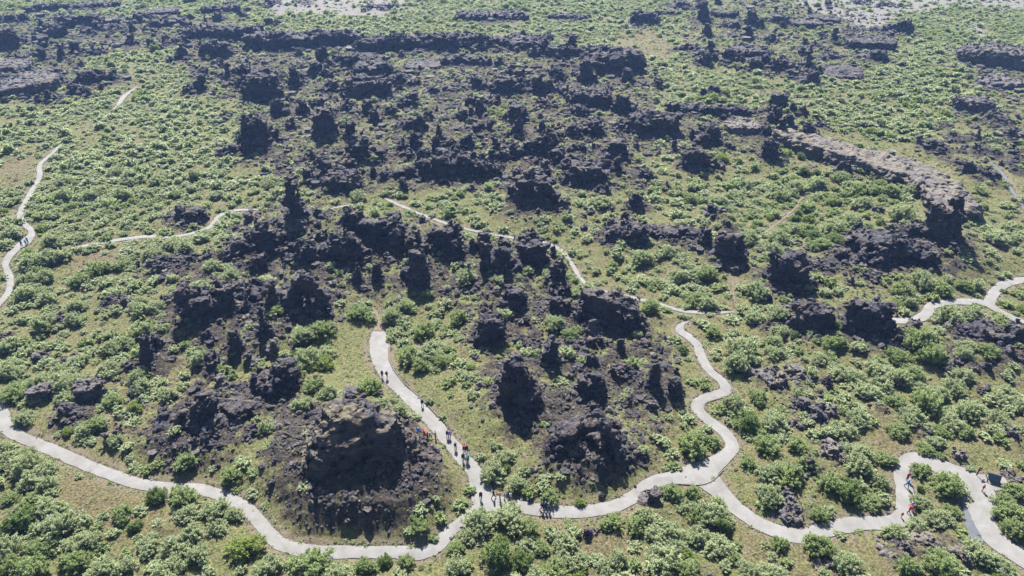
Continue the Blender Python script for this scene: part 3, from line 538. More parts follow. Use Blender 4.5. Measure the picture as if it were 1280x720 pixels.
for poly, n, (wa, wb) in FILL:
    P0 = np.array(poly); got = 0
    for _ in range(n*30):
        if got >= n: break
        a = rf.uniform(P0[:, 0].min(), P0[:, 0].max()); b = rf.uniform(P0[:, 1].min(), P0[:, 1].max())
        if not inpoly(np.array([a]), np.array([b]), poly)[0]: continue
        w = rf.uniform(wa, wb)
        if any(abs(e['px']-a) < .42*(w+e['pw']) and abs(e['py']-b) < .30*(w+e['pw']) for e in HERO): continue
        x, y, z, t = ground(a, b+.3*w)
        if bil(PATHD, [x], [y])[0] < 3: continue
        k = rf.choice(['m', 'c', 'p', 's'], p=[.58, .22, .10, .10])
        if k in 'ps': w = min(w, 20)
        wm = w*t/np.linalg.norm(ray(a, b))*np.linalg.norm(ray(a, b))/FPX
        hh = wm*{'m': rf.uniform(.42, .68), 'c': rf.uniform(.5, .9), 'p': rf.uniform(.9, 1.5), 's': rf.uniform(1.0, 1.5)}[k]
        HERO.append(dict(kind=k, x=x, y=y, h=hh, w=wm, mat=D_, short=None, label=None, px=a, py=b, pw=w)); got += 1
for e in HERO:
    mh = {'C': .32, 'm': .22, 'p': .16, 's': .18, 'd': .14, 'c': .14}.get(e['kind'], .06)*e['h']; rr = 0.62*e['w']+0.45*e['h']
    W = win(e['x'], e['y'], rr*2.6)
    if not W: continue
    d2 = ((GXX[W]-e['x'])**2+(GYY[W]-e['y'])**2)/rr**2
    MOUND[W] = np.maximum(MOUND[W], mh*np.exp(-d2))
    tone = 0.95 if e['mat'] in (D_, K_) else 0.55
    ROCK[W] = np.maximum(ROCK[W], tone*np.exp(-d2*(1.1 if e['kind'] in 'Cmpsdc' else 1.8)))
MOUND += 0.9*ROCK
FADE = sstep(0.3, 6.0, PATHD)
MOUND *= FADE; ROCKF = ROCK*sstep(0.0, 2.5, PATHD)
EDGE = 1-sstep(0.1, 2.3, PATHD)
def H0(x, y):
    return base(x, y)+bil(MOUND, x, y)
def H(x, y):
    x = np.asarray(x, float); y = np.asarray(y, float)
    rm = bil(ROCKF, x, y); z = H0(x, y)
    zz = np.zeros_like(x)
    pd = bil(PATHD, x, y); k = sstep(0.0, 2.0, pd)
    rough = 0.75*fbm(x/3.1, y/3.1, zz+1.5, 4, True)-0.1
    z = z+np.clip(rm*1.3, 0, 1)*rough*1.1+k*0.22*fbm(x/2.3, y/2.3, zz+7.5, 3)
    return z-0.10*(1-sstep(-0.2, 0.6, pd))

# ground: one sheet, fine where the picture sees it, out to the horizon
rows = np.r_[-400, -60, 0, 25, 40, 50*np.exp(np.linspace(0, math.log(660/50), 900)), 760, 1000, 1600, 3000, 7000]
u = np.r_[-14, -5, -2.2, -1.4, np.linspace(-1, 1, 860), 1.4, 2.2, 5, 14]
hw = 0.744*(np.clip(rows, 40, 700)*cp+CAM_H*sp_)+22
hw = np.where(rows > 700, np.maximum(hw, rows*0.7), hw)
X = u[None, :]*hw[:, None]; Y = np.repeat(rows[:, None], len(u), 1)
inn = (Y > 11) & (Y < 640) & (np.abs(X) < 515)
Z = np.where(inn, H(X, Y), base(X, Y))
nr, nc = X.shape
ii = np.arange(nr*nc).reshape(nr, nc)
Fq = np.stack([ii[:-1, :-1], ii[:-1, 1:], ii[1:, 1:], ii[1:, :-1]], -1).reshape(-1, 4)
msk = np.stack([np.where(inn, bil(ROCKF, X, Y), 0.15), np.where(inn, bil(SAND, X, Y), 0), np.where(inn, bil(HEATH, X, Y), .5), np.where(inn, bil(EDGE, X, Y), 0)], -1).reshape(-1, 4)
g = link("ground", mesh_np("ground", np.stack([X, Y, Z], -1).reshape(-1, 3), Fq, M_GROUND, smooth=True, attrs={"mask": msk}))
tag(g, "scrubby green and brown heath over old lava", "ground", kind="structure")

# paths as strips on the ground
for (nm, m, off, C) in PCURVES:
    n = len(C); T = np.gradient(C[:, :2], axis=0); T /= np.linalg.norm(T, axis=1)[:, None]; N = np.stack([-T[:, 1], T[:, 0]], 1)
    K = 7; ss = np.linspace(-1, 1, K)
    s = np.arange(n)*0.5; z0 = np.zeros(n)
    jl = 0.16*perlin(s/2.2+off*31, z0+.5, z0+1)+.08*perlin(s/.8, z0+off, z0+.3); jr = 0.16*perlin(s/2.2+off*57, z0+4.5, z0+1)+.08*perlin(s/.8, z0+off, z0+6.3)
    wl = C[:, 2]/2+jl; wr = C[:, 2]/2+jr
    V = []
    for q in ss:
        P = C[:, :2]+N*(np.where(q > 0, wl*q, wr*q))[:, None]
        z = base(P[:, 0], P[:, 1])+0.9*0+bil(MOUND, P[:, 0], P[:, 1])+0.045-0.03*abs(q)**3+0.006*off
        V.append(np.stack([P[:, 0], P[:, 1], z], 1))
    V = np.stack(V, 1).reshape(-1, 3); ii = np.arange(n*K).reshape(n, K)
    F = np.stack([ii[:-1, :-1], ii[:-1, 1:], ii[1:, 1:], ii[1:, :-1]], -1).reshape(-1, 4)[:, ::-1]
    o = link(nm, mesh_np(nm, V, F, m, smooth=True)); tag(o, kind="structure")
    o["label"] = "pale gravel walking path winding through the lava" if nm == "footpath" else "narrow bare dirt trail through the scrub"; o["category"] = "path"
lz = [H0(np.array([q[0]]), np.array([q[1]]))[0]+0.03 for q in lay]
c3 = np.array([[lc[0], lc[1], np.mean(lz)]]); V = np.vstack([np.c_[lay, lz], c3]); n = len(lay)
o = link("path_shoulder", mesh_np("path_shoulder", V, [(i, (i+1) % n, n) for i in range(n)], M_TAR)); tag(o, "blue-grey chippings beside the wide path", "path", kind="structure")

# ------------------------------------------------------------------ rocks
rng = np.random.RandomState(11)
def col(p, c, rx, ry, h, prof, lean=(0, 0), k=0.0):
    x, y, z = p
    t = np.clip(z/h, -0.3, 1.15)
    pr = np.interp(t, np.linspace(0, 1, len(prof)), prof)
    dx = (x-c[0]-lean[0]*z)/rx; dy = (y-c[1]-lean[1]*z)/ry
    rho = np.sqrt(dx*dx+dy*dy)
    d = (rho-pr)*min(rx, ry)
    return np.maximum(d, (z-h)*0.9)+0
def jprof(base_p, j):
    return [max(.08, b+rng.uniform(-j, j)) for b in base_p]
def rock_mesh(kind, w, h, vs, mats, seed):
    global rng
    rng = np.random.RandomState(seed)
    U = rng.uniform
    hw = w/2; parts = []
    if kind in ('p', 'C', 'd', 's', 'c'):
        if kind == 'p':
            parts.append(((U(-.1, .1)*w, 0), hw*.80, hw*.60, h, jprof([1.15, .98, .9, .9, .78, .72, .42], .12), (U(-.06, .06), U(-.04, .06))))
            parts.append(((U(.2, .35)*w*rng.choice([-1, 1]), U(-.2, .2)*w), hw*.5, hw*.5, h*U(.3, .6), jprof([1.2, 1, .9, .7], .1), (0, 0)))
            parts.append(((U(-.2, .2)*w, -.15*w), hw*.6, hw*.6, h*U(.25, .45), jprof([1.3, 1, .8], .1), (0, 0)))
        if kind == 's':
            parts.append(((0, 0), hw*.9, hw*.8, h, jprof([1.1, .95, .72, .62, .45, .36, .12], .06), (U(-.05, .05), 0)))
            parts.append(((U(.15, .3)*w*rng.choice([-1, 1]), 0), hw*.5, hw*.5, h*U(.35, .6), jprof([1.2, .9, .5], .1), (0, 0)))
        if kind == 'd':
            parts.append(((0, 0), hw*.92, hw*.56, h, jprof([1.05, 1.0, .98, .98, .9, .78], .07), (0, .03)))
            parts.append(((U(.2, .3)*w*rng.choice([-1, 1]), -.1*w), hw*.5, hw*.5, h*U(.5, .8), jprof([1.1, 1, .9, .7], .1), (0, 0)))
            parts.append(((U(-.3, .3)*w, .1*w), hw*.35, hw*.35, h*1.0, jprof([1, 1, .8], .1), (0, 0)))
        if kind == 'c':
            for q in range(3):
                parts.append(((U(-.25, .25)*w, U(-.2, .2)*w), hw*U(.5, .75), hw*U(.5, .7), h*(1 if q == 0 else U(.45, .8)), jprof([1.15, 1, .9, .85, .6], .12), (U(-.15, .15), U(-.1, .1))))
        if kind == 'C':
            parts.append(((-.02*w, .03*w), hw*.78, hw*.54, h*.96, [1.2, 1.05, 1.0, .97, .90, .74, .45], (0, .0)))
            parts.append(((-.08*w, .06*w), hw*.56, hw*.42, h, [1, 1, 1, .95, .85, .6], (0, .02)))
            parts.append(((.20*w, -.02*w), hw*.40, hw*.42, h*.84, [1.2, 1, .9, .85, .6], (0, 0)))
            parts.append(((-.32*w, -.08*w), hw*.36, hw*.42, h*.66, [1.2, 1, 1, .9, .6], (0, 0)))
            parts.append(((.36*w, -.05*w), hw*.36, hw*.42, h*.50, [1.2, 1, .9, .6], (0, 0)))
        if kind != 'C': parts.append(((U(-.05, .05)*w, -.05*w), hw*1.12, hw*.9, h*U(.26, .36), jprof([1.25, 1.0, .8, .45], .08), (0, 0)))
    elif kind == 'm':
        n = 6+int(w > 9)*2
        xs = np.linspace(-.36, .36, n)+rng.uniform(-.06, .06, n); big = rng.randint(n)
        for q in range(n):
            hh = h*(1.0 if q == big else U(.42, .86))*(1-.35*abs(xs[q])*1.2*(q != big))
            r = hw*U(.25, .42)
            parts.append(((xs[q]*w, U(-.15, .15)*w), r, r*U(.7, 1.0), hh, jprof([1.25, 1.0, .92, .85, .8, .5], .14), (U(-.08, .08), U(-.05, .08))))
        parts.append(((0, 0), hw*.95, hw*.5, h*.38, [1.1, 1, .85, .6], (0, 0)))
    elif kind == 'w':
        n = max(4, int(w/ (h*.8)) + 2)
        for q in range(n):
            xx = (q+.5)/n-.5+U(-.03, .03)
            parts.append(((xx*w, U(-.03, .05)*w), w/n*U(.75, 1.05), max(.12*w, h*.5)*U(.8, 1.1), h*U(.72, 1), jprof([1.05, 1, .95, 1.0, .85], .08), (0, U(-.1, .1))))
        parts.append(((0, .10*w), hw*.95, .16*w, h*.85, [1, 1, .9], (0, 0)))
    elif kind == 'l':
        n = 10
        for q in range(n):
            a = U(0, 6.28); rr = math.sqrt(U(0, 1))*.40
            r = w*U(.10, .22)
            parts.append(((rr*math.cos(a)*w, rr*math.sin(a)*w*.75), r, r*U(.7, 1.1), max(.5, h*U(.35, 1)), jprof([1.2, 1, .8, .5], .15), (U(-.2, .2), U(-.2, .2))))
    ext = 0.12*w+1.0
    lo = np.array([-.74*w-1, -.60*w-1.2, -1.6 if h > 3 else -1.0]); hi = np.array([.74*w+1, .60*w+1.2, h*1.02+ext*.8])
    if kind == 'w': lo[1], hi[1] = -.30*w-h*.4-1.2, .34*w+h*.3+1.2
    dims = hi-lo
    vs = max(vs, (dims.prod()/420000)**(1/3))
    ax = [np.arange(lo[i], hi[i]+vs, vs, dtype=np.float32) for i in range(3)]
    p = np.meshgrid(*ax, indexing='ij')
    so = rng.uniform(0, 200, 3)
    if kind == 'b':
        tilt = U(-.05, .12); tx = U(-.08, .08)
        zt = h*(.93)+tx*p[0]+tilt*p[1]
        q = np.sqrt((p[0]/(hw*.98))**4+(p[1]/(hw*.72))**4)**.5
        f = np.maximum((q-1)*hw*.72, (p[2]-zt)); f = np.maximum(f, -(p[2]+3))
    else:
        f = None
        for c, rx, ry, hh, prof, lean in parts:
            d = col(p, c, rx, ry, hh, prof, lean)
            f = d if f is None else smin(f, d, 0.10*min(w, h)+.05)
    A1 = .085*min(w, 14) if kind not in 'b' else .05*min(w, 10)
    L1 = max(1.2, .30*min(w, h*1.6))
    L2 = float(np.clip(.24*min(w, h*1.4), .8, 2.6)); L3 = L2*.42
    am_ = {'C': .6, 'd': .72, 'p': .75, 'm': .8, 'w': .75}.get(kind, 1.0)
    band = np.abs(f) < (A1*1.3+L2*.55+L3*.5+vs)
    x, y, z = (a[band] for a in p)
    X, Y, Zz = x+so[0], y+so[1], z+so[2]
    d = A1*1.6*fbm(X/L1, Y/L1, Zz/(L1*.8), 3)
    wx = .25*perlin(X/1.7, Y/1.7, Zz/1.7)
    v2, e2 = facet(X/L2+wx, Y/L2, Zz/(L2*.8)+wx); v3, e3 = facet(X/L3+9+wx, Y/L3, Zz/(L3*.85))
    d += L2*.62*v2 + L2*.16*np.clip(1-e2/.16, 0, 1) + L3*.60*v3 + L3*.14*np.clip(1-e3/.2, 0, 1)
    d += .22*min(1, L2)*fbm(X/.9, Y/.9, Zz/.9, 2, True)
    if seed % 3 == 0 or kind in 'sw':
        lay_ = .55*L2*perlin(X*.05+Zz*0, Y*.05, Zz/(L2*.75)+.6*perlin(X/7, Y/7, Zz/7))
        d += lay_*.7
    d *= am_
    if kind in 'bC':                                       # keep the flat top flatter
        d *= np.where(z > h*(.86 if kind == 'b' else .99), .7, 1)
    f[band] += d.astype(np.float32)
    V, Q = surface_nets(f, lo, vs)
    return mesh_np("lava_rock", V, Q, mats)
RM = [M_DARK, M_GREY, M_PINK, M_CAPD]
NAMES = dict(p="lava_pillar", s="lava_spire", m="lava_massif", d="lava_block", w="lava_wall", b="lava_slab", l="lava_outcrop", c="lava_crag", C="lava_crag")
CATS = dict(p="rock pillar", s="rock spire", m="rock massif", d="rock block", w="rock wall", b="rock slab", l="rock outcrop", c="crag", C="crag")
ITEMS = []       # things that still need a label: (object, phrase, x, y, px, py)
LAND = []        # landmarks: (short name, px, py, x, y)
for i, e in enumerate(HERO):
    D = e['y']*cp+CAM_H*sp_
    if 190 < D < 340 and e['kind'] in 'mcdps' and 280 < e['px'] < 1010: e['w'] *= 1.22; e['h'] *= 1.12
    elif 220 < e['px'] < 730 and 225 < e['py'] < 430 and e['kind'] in 'mcdps': e['w'] *= 1.08; e['h'] *= 1.18
    vs = max(.17, 1.30*D/688*(1.0 if D < 220 else .9))
    me = rock_mesh(e['kind'], e['w'], e['h'], vs, RM[e['mat']], 100+i*7)
    o = link(NAMES[e['kind']], me)
    z = float(base(np.array([e['x']]), np.array([e['y']]))[0])
    o.location = (e['x'], e['y'], z)
    o.rotation_euler = (0, 0, math.atan2(-e['x'], e['y'])*.6)
    tag(o, cat=CATS[e['kind']], group="lava rocks of the field")
    e['o'] = o
    if e['short']:
        o["label"] = e['label']; LAND.append((e['short'], e['px'], e['py'], e['x'], e['y']))
    else:
        hm = e['h']; far = e['w']
        adj = ("low " if hm < .45*e['w'] else "tall " if hm > 1.1*e['w'] else "") + ("small " if far < 5 else "broad " if far > 12 else "")
        tone = ("dark", "grey", "pinkish-grey", "dark")[e['mat']]
        nounm = dict(p="lava pillar", s="lava spire", m="knobbly lava massif", d="blunt lava block", w="lava wall", b="flat lava slab", l="rubbly lava outcrop", c="lava crag", C="crag")[e['kind']]
        ITEMS.append((o, f"{adj}{tone} {nounm}", e['x'], e['y'], e['px'], e['py']))

# the long flat-topped plateau at the right
PL = [(984, 164), (1030, 178), (1072, 190), (1110, 199), (1150, 213), (1178, 228), (1194, 248)]
pp = np.array([ground_at(a, b, 4.3)[:2] for a, b in PL]); pc = pp.mean(0)
lo = np.array([(pp[:, 0]-pc[0]).min()-13, (pp[:, 1]-pc[1]).min()-13, -1.5]); hi = np.array([(pp[:, 0]-pc[0]).max()+13, (pp[:, 1]-pc[1]).max()+13, 8.5])
vs = .42
p = np.meshgrid(*[np.arange(lo[k], hi[k]+vs, vs, dtype=np.float32) for k in range(3)], indexing='ij')
wx = p[0]+pc[0]; wy = p[1]+pc[1]; d2 = None
hwid = np.interp(np.arange(len(pp)), [0, 1, 3, 6], [4.5, 6.6, 7.6, 6.4])
for q in range(len(pp)-1):
    a, b = pp[q], pp[q+1]; ab = b-a; t = np.clip(((wx-a[0])*ab[0]+(wy-a[1])*ab[1])/(ab@ab), 0, 1)
    dd = np.hypot(wx-a[0]-t*ab[0], wy-a[1]-t*ab[1])-(hwid[q]*(1-t)+hwid[q+1]*t)
    d2 = dd if d2 is None else np.minimum(d2, dd)
d2 = d2+3.2*fbm(wx/9, wy/9, wx*0+3.5, 3)
f = np.maximum(d2+.14*p[2], p[2]-4.3-1.5*fbm(wx/8, wy/8, wx*0+.5, 3)+.05*d2)
band = np.abs(f) < 4; x, y, z = wx[band], wy[band], p[2][band]
v2, e2 = facet(x/2.4, y/2.4, z/1.6); v3, e3 = facet(x/1.1, y/1.1, z/.8)
am = np.where(z > 3.9, .4, 1.0)
f[band] += (am*(1.5*fbm(x/6, y/6, z/5, 3)+1.4*v2+.6*v3+.35*np.clip(1-e2/.16, 0, 1)+.9*perlin(x*.04, y*.04, z/1.3))).astype(np.float32)
V, Q = surface_nets(f.astype(np.float32), lo, vs)
o = link("lava_plateau", mesh_np("lava_plateau", V, Q, M_RIDGE)); o.location = (pc[0], pc[1], float(base(pc[:1], pc[1:])[0]))
tag(o, "long flat-topped grey-brown lava plateau with an undercut dark front", "lava plateau", "lava rocks of the field")
LAND.append(("the long plateau", 1100, 205, pc[0], pc[1]))
for q in pp:
    W = win(q[0], q[1], 10); ROCK[W] = np.maximum(ROCK[W], .9*np.exp(-((GXX[W]-q[0])**2+(GYY[W]-q[1])**2)/60))

# occupied ground: rocks
OCC = np.zeros((GH, GW), bool)
def occ(x, y, r):
    W = win(x, y, r)
    if W: OCC[W] |= (GXX[W]-x)**2+(GYY[W]-y)**2 < r*r
for e in HERO:
    occ(e['x'], e['y'], e['w']*(.36 if e['kind'] != 'l' else .25))
for a, b in zip(pp[:-1], pp[1:]):
    for t in (0, .33, .66, 1): occ(*(a+(b-a)*t), 5.5)

for q_ in range(508, 556, 5):
    occ(*ground(q_, 551)[:2], 2.2); occ(*ground(q_, 556)[:2], 1.8)

# boulders: individual stones, from a few shared shapes
BV = [rock_mesh('c', U_, U_*hf, .16, M_DARK if k % 3 else M_GREY, 900+k) for k, (U_, hf) in enumerate([(2.2, .8), (2.4, .6), (2.0, 1.0), (2.6, .7), (2.2, .5), (2.1, .9), (2.5, .65), (2.0, .75), (2.3, 1.1)])]
rb = np.random.RandomState(5); nb = 0; tries = 0
cand = np.argwhere((ROCKF > .30) & ~OCC & (PATHD > 3) & (PYY > -5) & (PYY < 725) & (PXX > -10) & (PXX < 1290))
pr = 1/np.maximum(PDD[cand[:, 0], cand[:, 1]], 1)**1.6; pr /= pr.sum()
for k in rb.choice(len(cand), 900, replace=False, p=pr):
    if nb >= 230: break
    j, i = cand[k]; x = gx[i]+rb.uniform(-.5, .5); y = gy[j]+rb.uniform(-.5, .5)
    if OCC[j, i]: continue
    D = y*cp+CAM_H*sp_
    s = rb.uniform(.55, 1.35)*(1 if D < 180 else 1.5); occ(x, y, s*1.3)
    v = rb.randint(len(BV)); o = link("lava_boulder", BV[v])
    o.location = (x, y, float(H(np.array([x]), np.array([y]))[0])-.1*s); o.scale = (s, s*rb.uniform(.8, 1.2), s*rb.uniform(.7, 1.2)); o.rotation_euler = (rb.uniform(-.3, .3), rb.uniform(-.3, .3), rb.uniform(0, 6.28))
    tag(o, cat="boulder", group="loose lava boulders")
    px, py, _ = proj(x, y, o.location.z)
    ITEMS.append((o, ("small " if s < .8 else "large " if s > 1.2 else "")+("dark" if v % 3 else "grey")+" lava boulder", x, y, px, py)); nb += 1

# rubble
def ico(seed, n2=2):
    import bmesh
    bm = bmesh.new(); bmesh.ops.create_icosphere(bm, subdivisions=n2, radius=1)
    V = np.array([v.co[:] for v in bm.verts]); F = np.array([[v.index for v in f.verts] for f in bm.faces]); bm.free()
    s = seed*13.7
    v2, _ = facet(V[:, 0]*1.1+s, V[:, 1]*1.1, V[:, 2]*1.1); V = V*(1-.55*v2+.25*perlin(V[:, 0]*1.3+s, V[:, 1]*1.3, V[:, 2]*1.3))[:, None]
    return V*np.array([1, .8, .62]), F
def scatter(name, variants, P, Sx, rot, mats, mi_of=None, tint=None):
    Vs, Fs, Ms, Ts = [], [], [], []; n0 = 0
    vi = np.random.RandomState(3).randint(len(variants), size=len(P))
    for k, (V, F) in enumerate(variants):
        m = np.nonzero(vi == k)[0]
        if not len(m): continue
        c, s = np.cos(rot[m]), np.sin(rot[m]); Rm = np.zeros((len(m), 3, 3)); Rm[:, 0, 0] = c; Rm[:, 0, 1] = -s; Rm[:, 1, 0] = s; Rm[:, 1, 1] = c; Rm[:, 2, 2] = 1
        W = np.einsum('nij,vj->nvi', Rm, V)*Sx[m][:, None, :]+P[m][:, None, :]
        Vs.append(W.reshape(-1, 3).astype(np.float32)); Fs.append((F[None]+(np.arange(len(m))*len(V))[:, None, None]+n0).reshape(-1, F.shape[1])); n0 += len(m)*len(V)
        if mi_of is not None: Ms.append(np.repeat(mi_of[m], len(F)))
        if tint is not None: Ts.append(np.repeat(tint[m], len(V)))
    at = None
    if tint is not None:
        T = np.clip(np.concatenate(Ts)+np.random.RandomState(2).uniform(-.25, .25, n0), 0, 1); at = {"tint": np.stack([T, T, T, T], 1)}
    return link(name, mesh_np(name, np.concatenate(Vs), np.concatenate(Fs), mats, np.concatenate(Ms) if Ms else None, attrs=at))
rr = np.random.RandomState(21)
w8 = np.clip(ROCKF-.22, 0, 1)**1.2*(PATHD > 1.0)*(PYY > -20)*(PYY < 740)*(PXX > -40)*(PXX < 1320)/np.maximum(PDD, 60)**2.2
w8 = (w8*(.35+1.3*np.clip(fbm(GXX/9, GYY/9, GXX*0+2.5, 3)+.4, 0, 1))).ravel(); w8 /= w8.sum()
k = rr.choice(len(w8), 34000, p=w8); x = GXX.ravel()[k]+rr.uniform(-.5, .5, len(k)); y = GYY.ravel()[k]+rr.uniform(-.5, .5, len(k))
Dd = y*cp+CAM_H*sp_
s = np.maximum(.15, .0013*Dd)*(1+rr.pareto(2.3, len(k))).clip(1, 5)
P = np.stack([x, y, H(x, y)+.15*s], 1)
o = scatter("rubble", [ico(q, 1 if q < 6 else 2) for q in range(9)], P, np.stack([s, s, s*rr.uniform(.6, 1.2, len(k))], 1), rr.uniform(0, 6.28, len(k)), [M_RUB, M_DARK, M_GREY], rr.choice(3, len(k), p=[.5, .3, .2]))
tag(o, "loose grey and black lava rubble strewn round the crags", "rubble", kind="stuff")

# grit and stones spilled along the path edges
ex, ey, es = [], [], []
for (nm, m, off, C) in PCURVES:
    T = np.gradient(C[:, :2], axis=0); T /= np.linalg.norm(T, axis=1)[:, None]; Nn = np.stack([-T[:, 1], T[:, 0]], 1)
    for rep in range(3):
        sd = rr.choice([-1, 1], len(C)); q = C[:, :2]+Nn*(sd*(C[:, 2]/2+np.abs(rr.normal(.05, .35, len(C)))))[:, None]+rr.uniform(-.25, .25, (len(C), 2))
        ex.append(q[:, 0]); ey.append(q[:, 1])
ex, ey = np.concatenate(ex), np.concatenate(ey); kk = (rr.uniform(size=len(ex)) < .6); ex, ey = ex[kk], ey[kk]
es = .05+.07*rr.pareto(2.5, len(ex)).clip(0, 3)
o = scatter("path_grit", [ico(q, 1) for q in range(4)], np.stack([ex, ey, H0(ex, ey)+.02], 1), np.stack([es, es, es*.8], 1), rr.uniform(0, 6.28, len(ex)), [M_RUB, M_PINK], rr.choice(2, len(ex)))
tag(o, "small stones spilled along the edges of the paths", "grit", kind="stuff")
# ------------------------------------------------------------------ bushes
def bush_geo(seed, n, leaf, tall=.85, lob=9, wid=.42):
    """a shrub of many upright shoots, the leaves set along the outer part of each shoot"""
    q = np.random.RandomState(seed); per = max(4, int(n**.5*.55)); ns = max(3, n//per)
    L = []
    for _ in range(lob):
        a = q.uniform(0, 6.28); r = math.sqrt(q.uniform(0, 1))*.60
        L.append((r*math.cos(a), r*math.sin(a), q.uniform(.24, .42), q.uniform(.72, 1.1)))
    L.append((0, 0, .5, 1.0)); L = np.array(L)
    k = q.choice(len(L), ns, p=L[:, 2]**2/(L[:, 2]**2).sum())
    a = q.uniform(0, 6.28, ns); rr = np.sqrt(q.uniform(0, 1, ns))*L[k, 2]
    tx = L[k, 0]+rr*np.cos(a); ty = L[k, 1]+rr*np.sin(a); rad = np.hypot(tx, ty)
    tz = tall*np.sqrt(np.clip(1.06-(rad*.98)**2, .03, 1))*L[k, 3]*np.clip(1-.55*(rr/L[k, 2])**2, .3, 1)*q.uniform(.82, 1.12, ns)
    tip = np.stack([tx, ty, tz], 1); foot = np.stack([tx*.55, ty*.55, tz*.1-.02], 1)
    t = (1-(q.uniform(0, 1, (ns, per))**1.5)*.82)[:, :, None]
    c = foot[:, None]+(tip-foot)[:, None]*t; c[:, :, :2] += (tip-foot)[:, None, :2]*(t*t-t)*.35
    c = c+q.normal(size=c.shape)*np.array([.055, .055, .045])*(1.15-.6*t)
    ax = (tip-foot)/np.linalg.norm(tip-foot, axis=1)[:, None]
    ax = np.repeat(ax[:, None], per, 1)*.6+q.normal(size=c.shape)*np.array([.75, .75, .35])
    c = c.reshape(-1, 3); ax = ax.reshape(-1, 3); ax /= np.linalg.norm(ax, axis=1)[:, None]; m = len(c)
    b = np.cross(ax, np.array([0, 0, 1.1])+q.normal(size=(m, 3))*.6); b /= np.linalg.norm(b, axis=1)[:, None]
    s = leaf*q.uniform(.6, 1.3, m)[:, None]
    V = np.stack([c-ax*s*.9, c-b*s*wid, c+ax*s*1.1, c+b*s*wid], 1).reshape(-1, 3)
    V[:, 2] = np.maximum(V[:, 2], .01)
    tint = np.clip(.5+.22*q.normal(size=len(L))[k].repeat(per)+.16*q.normal(size=ns).repeat(per)+.12*q.normal(size=m), 0, 1).repeat(4)
    return V, np.arange(m*4).reshape(m, 4), tint
def stem_geo(seed):
    q = np.random.RandomState(seed); V = []; F = []
    for s in range(7):
        a = q.uniform(0, 6.28); sp = q.uniform(.25, .6); P = []
        for t in np.linspace(0, 1, 4):
            P.append((math.cos(a)*sp*t**1.2, math.sin(a)*sp*t**1.2, -.05+.72*t))
        for i_, pt in enumerate(P):
            r = .022*(1-.25*i_)
            for m in range(4): V.append((pt[0]+r*math.cos(m*1.57), pt[1]+r*math.sin(m*1.57), pt[2]))
        b0 = s*16
        for i_ in range(3):
            for m in range(4): F.append((b0+i_*4+m, b0+i_*4+(m+1) % 4, b0+i_*4+4+(m+1) % 4, b0+i_*4+4+m))
    return np.array(V), np.array(F)
BIG = []                                   # [tone][shape]
for tone in range(4):
    row = []
    for k in range(5):
        V, F, T = bush_geo(40+tone*10+k, 9500, .046 if tone < 2 else .044, (.72, .85, 1.0, .65, .9)[k]*(1.15 if tone == 2 else 1), (7, 9, 12, 8, 14)[k])
        row.append(mesh_np("bush_leaves", V, F, TONES[tone], attrs={"tint": np.stack([T]*4, 1)}))
    BIG.append(row)
STEM = [mesh_np("bush_stems", *stem_geo(k), M_BARK) for k in range(3)]

B = []           # x, y, radius, tone
rb = np.random.RandomState(77)
for (px, py, w, tone) in BUSHES:
    x, y, z, t = ground_at(px, py, 0.0)
    r = w*(y*cp+CAM_H*sp_)/FPX/2
    x, y, z, t = ground_at(px, py, .38*r)
    pd = float(bil(PATHD, [x], [y])[0])
    if pd < .45*r:                                         # keep the walking path clear
        r = max(.5, (pd+.6*r)/1.05) if pd > -.2 else 0
        if r == 0: continue
    B.append((x, y, r*rb.uniform(1.1, 1.28), tone)); occ(x, y, r*.85)
CL = np.zeros((GH, GW), bool)
for (a, b, c, d) in CLEAR: CL |= ((PXX-a)/c)**2+((PYY-b)/d)**2 < 1
clump = fbm(GXX/26, GYY/26, GXX*0+4.5, 3)
dens = np.clip(.75+1.1*clump, .08, 1.3)*(1-np.clip(ROCKF*1.25, 0, .74))*(1-.80*np.clip(SAND, 0, 1))*np.where(HEATH > .8, .25, 1)
dens *= np.where(CL, .06, 1)*(PATHD > .6)
dens *= np.where((PXX < 240) & (PYY > 100) & (PYY < 480), 1.35, 1)*np.where((PXX > 980) & (PYY < 200) & (PYY > 40), 1.5, 1)
vis = (PYY > -45) & (PYY < 765) & (PXX > -110) & (PXX < 1390)
dens *= vis
area = np.clip(dens, 0, 2).ravel(); area /= area.sum()
N = 48000
k = rb.choice(len(area), N, p=area); xs = GXX.ravel()[k]+rb.uniform(-.5, .5, N); ys = GYY.ravel()[k]+rb.uniform(-.5, .5, N)
Ds = ys*cp+CAM_H*sp_
rs = np.exp(rb.normal(.56, .42, N)).clip(.6, 3.8)*np.where(Ds > 200, 1.08, .95)
rs *= np.where(bil(ROCKF, xs, ys) > .4, .72, 1)
od = np.argsort(-rs[:N//2]); od = np.r_[od, np.arange(N//2, N)]
kz = rb.uniform(size=N); tn = fbm(xs/40, ys/40, xs*0+8.5, 2)+rb.normal(0, .22, N)
cnt = 0
for q in od:
    x, y, r = xs[q], ys[q], rs[q]
    j = int(round((y-GY0)/GS)); i = int(round((x-GX0)/GS))
    if OCC[j, i]: continue
    if PATHD[j, i] < r*(.85 if Ds[q] < 150 else .45): continue
    tone = 0 if tn[q] < .16 else 1 if tn[q] < .48 else 3 if kz[q] < .7 else 2
    B.append((x, y, r, tone)); occ(x, y, r*.60); cnt += 1
B = np.array(B)
bx, by, br, bt = B.T; bD = by*cp+CAM_H*sp_
bqx, bqy, _ = proj(bx, by, base(bx, by)+.4*br)
show = br/bD*np.where((bqx > -5) & (bqx < 1285) & (bqy > -3) & (bqy < 723), 1, 0)
ind = np.zeros(len(B), bool)
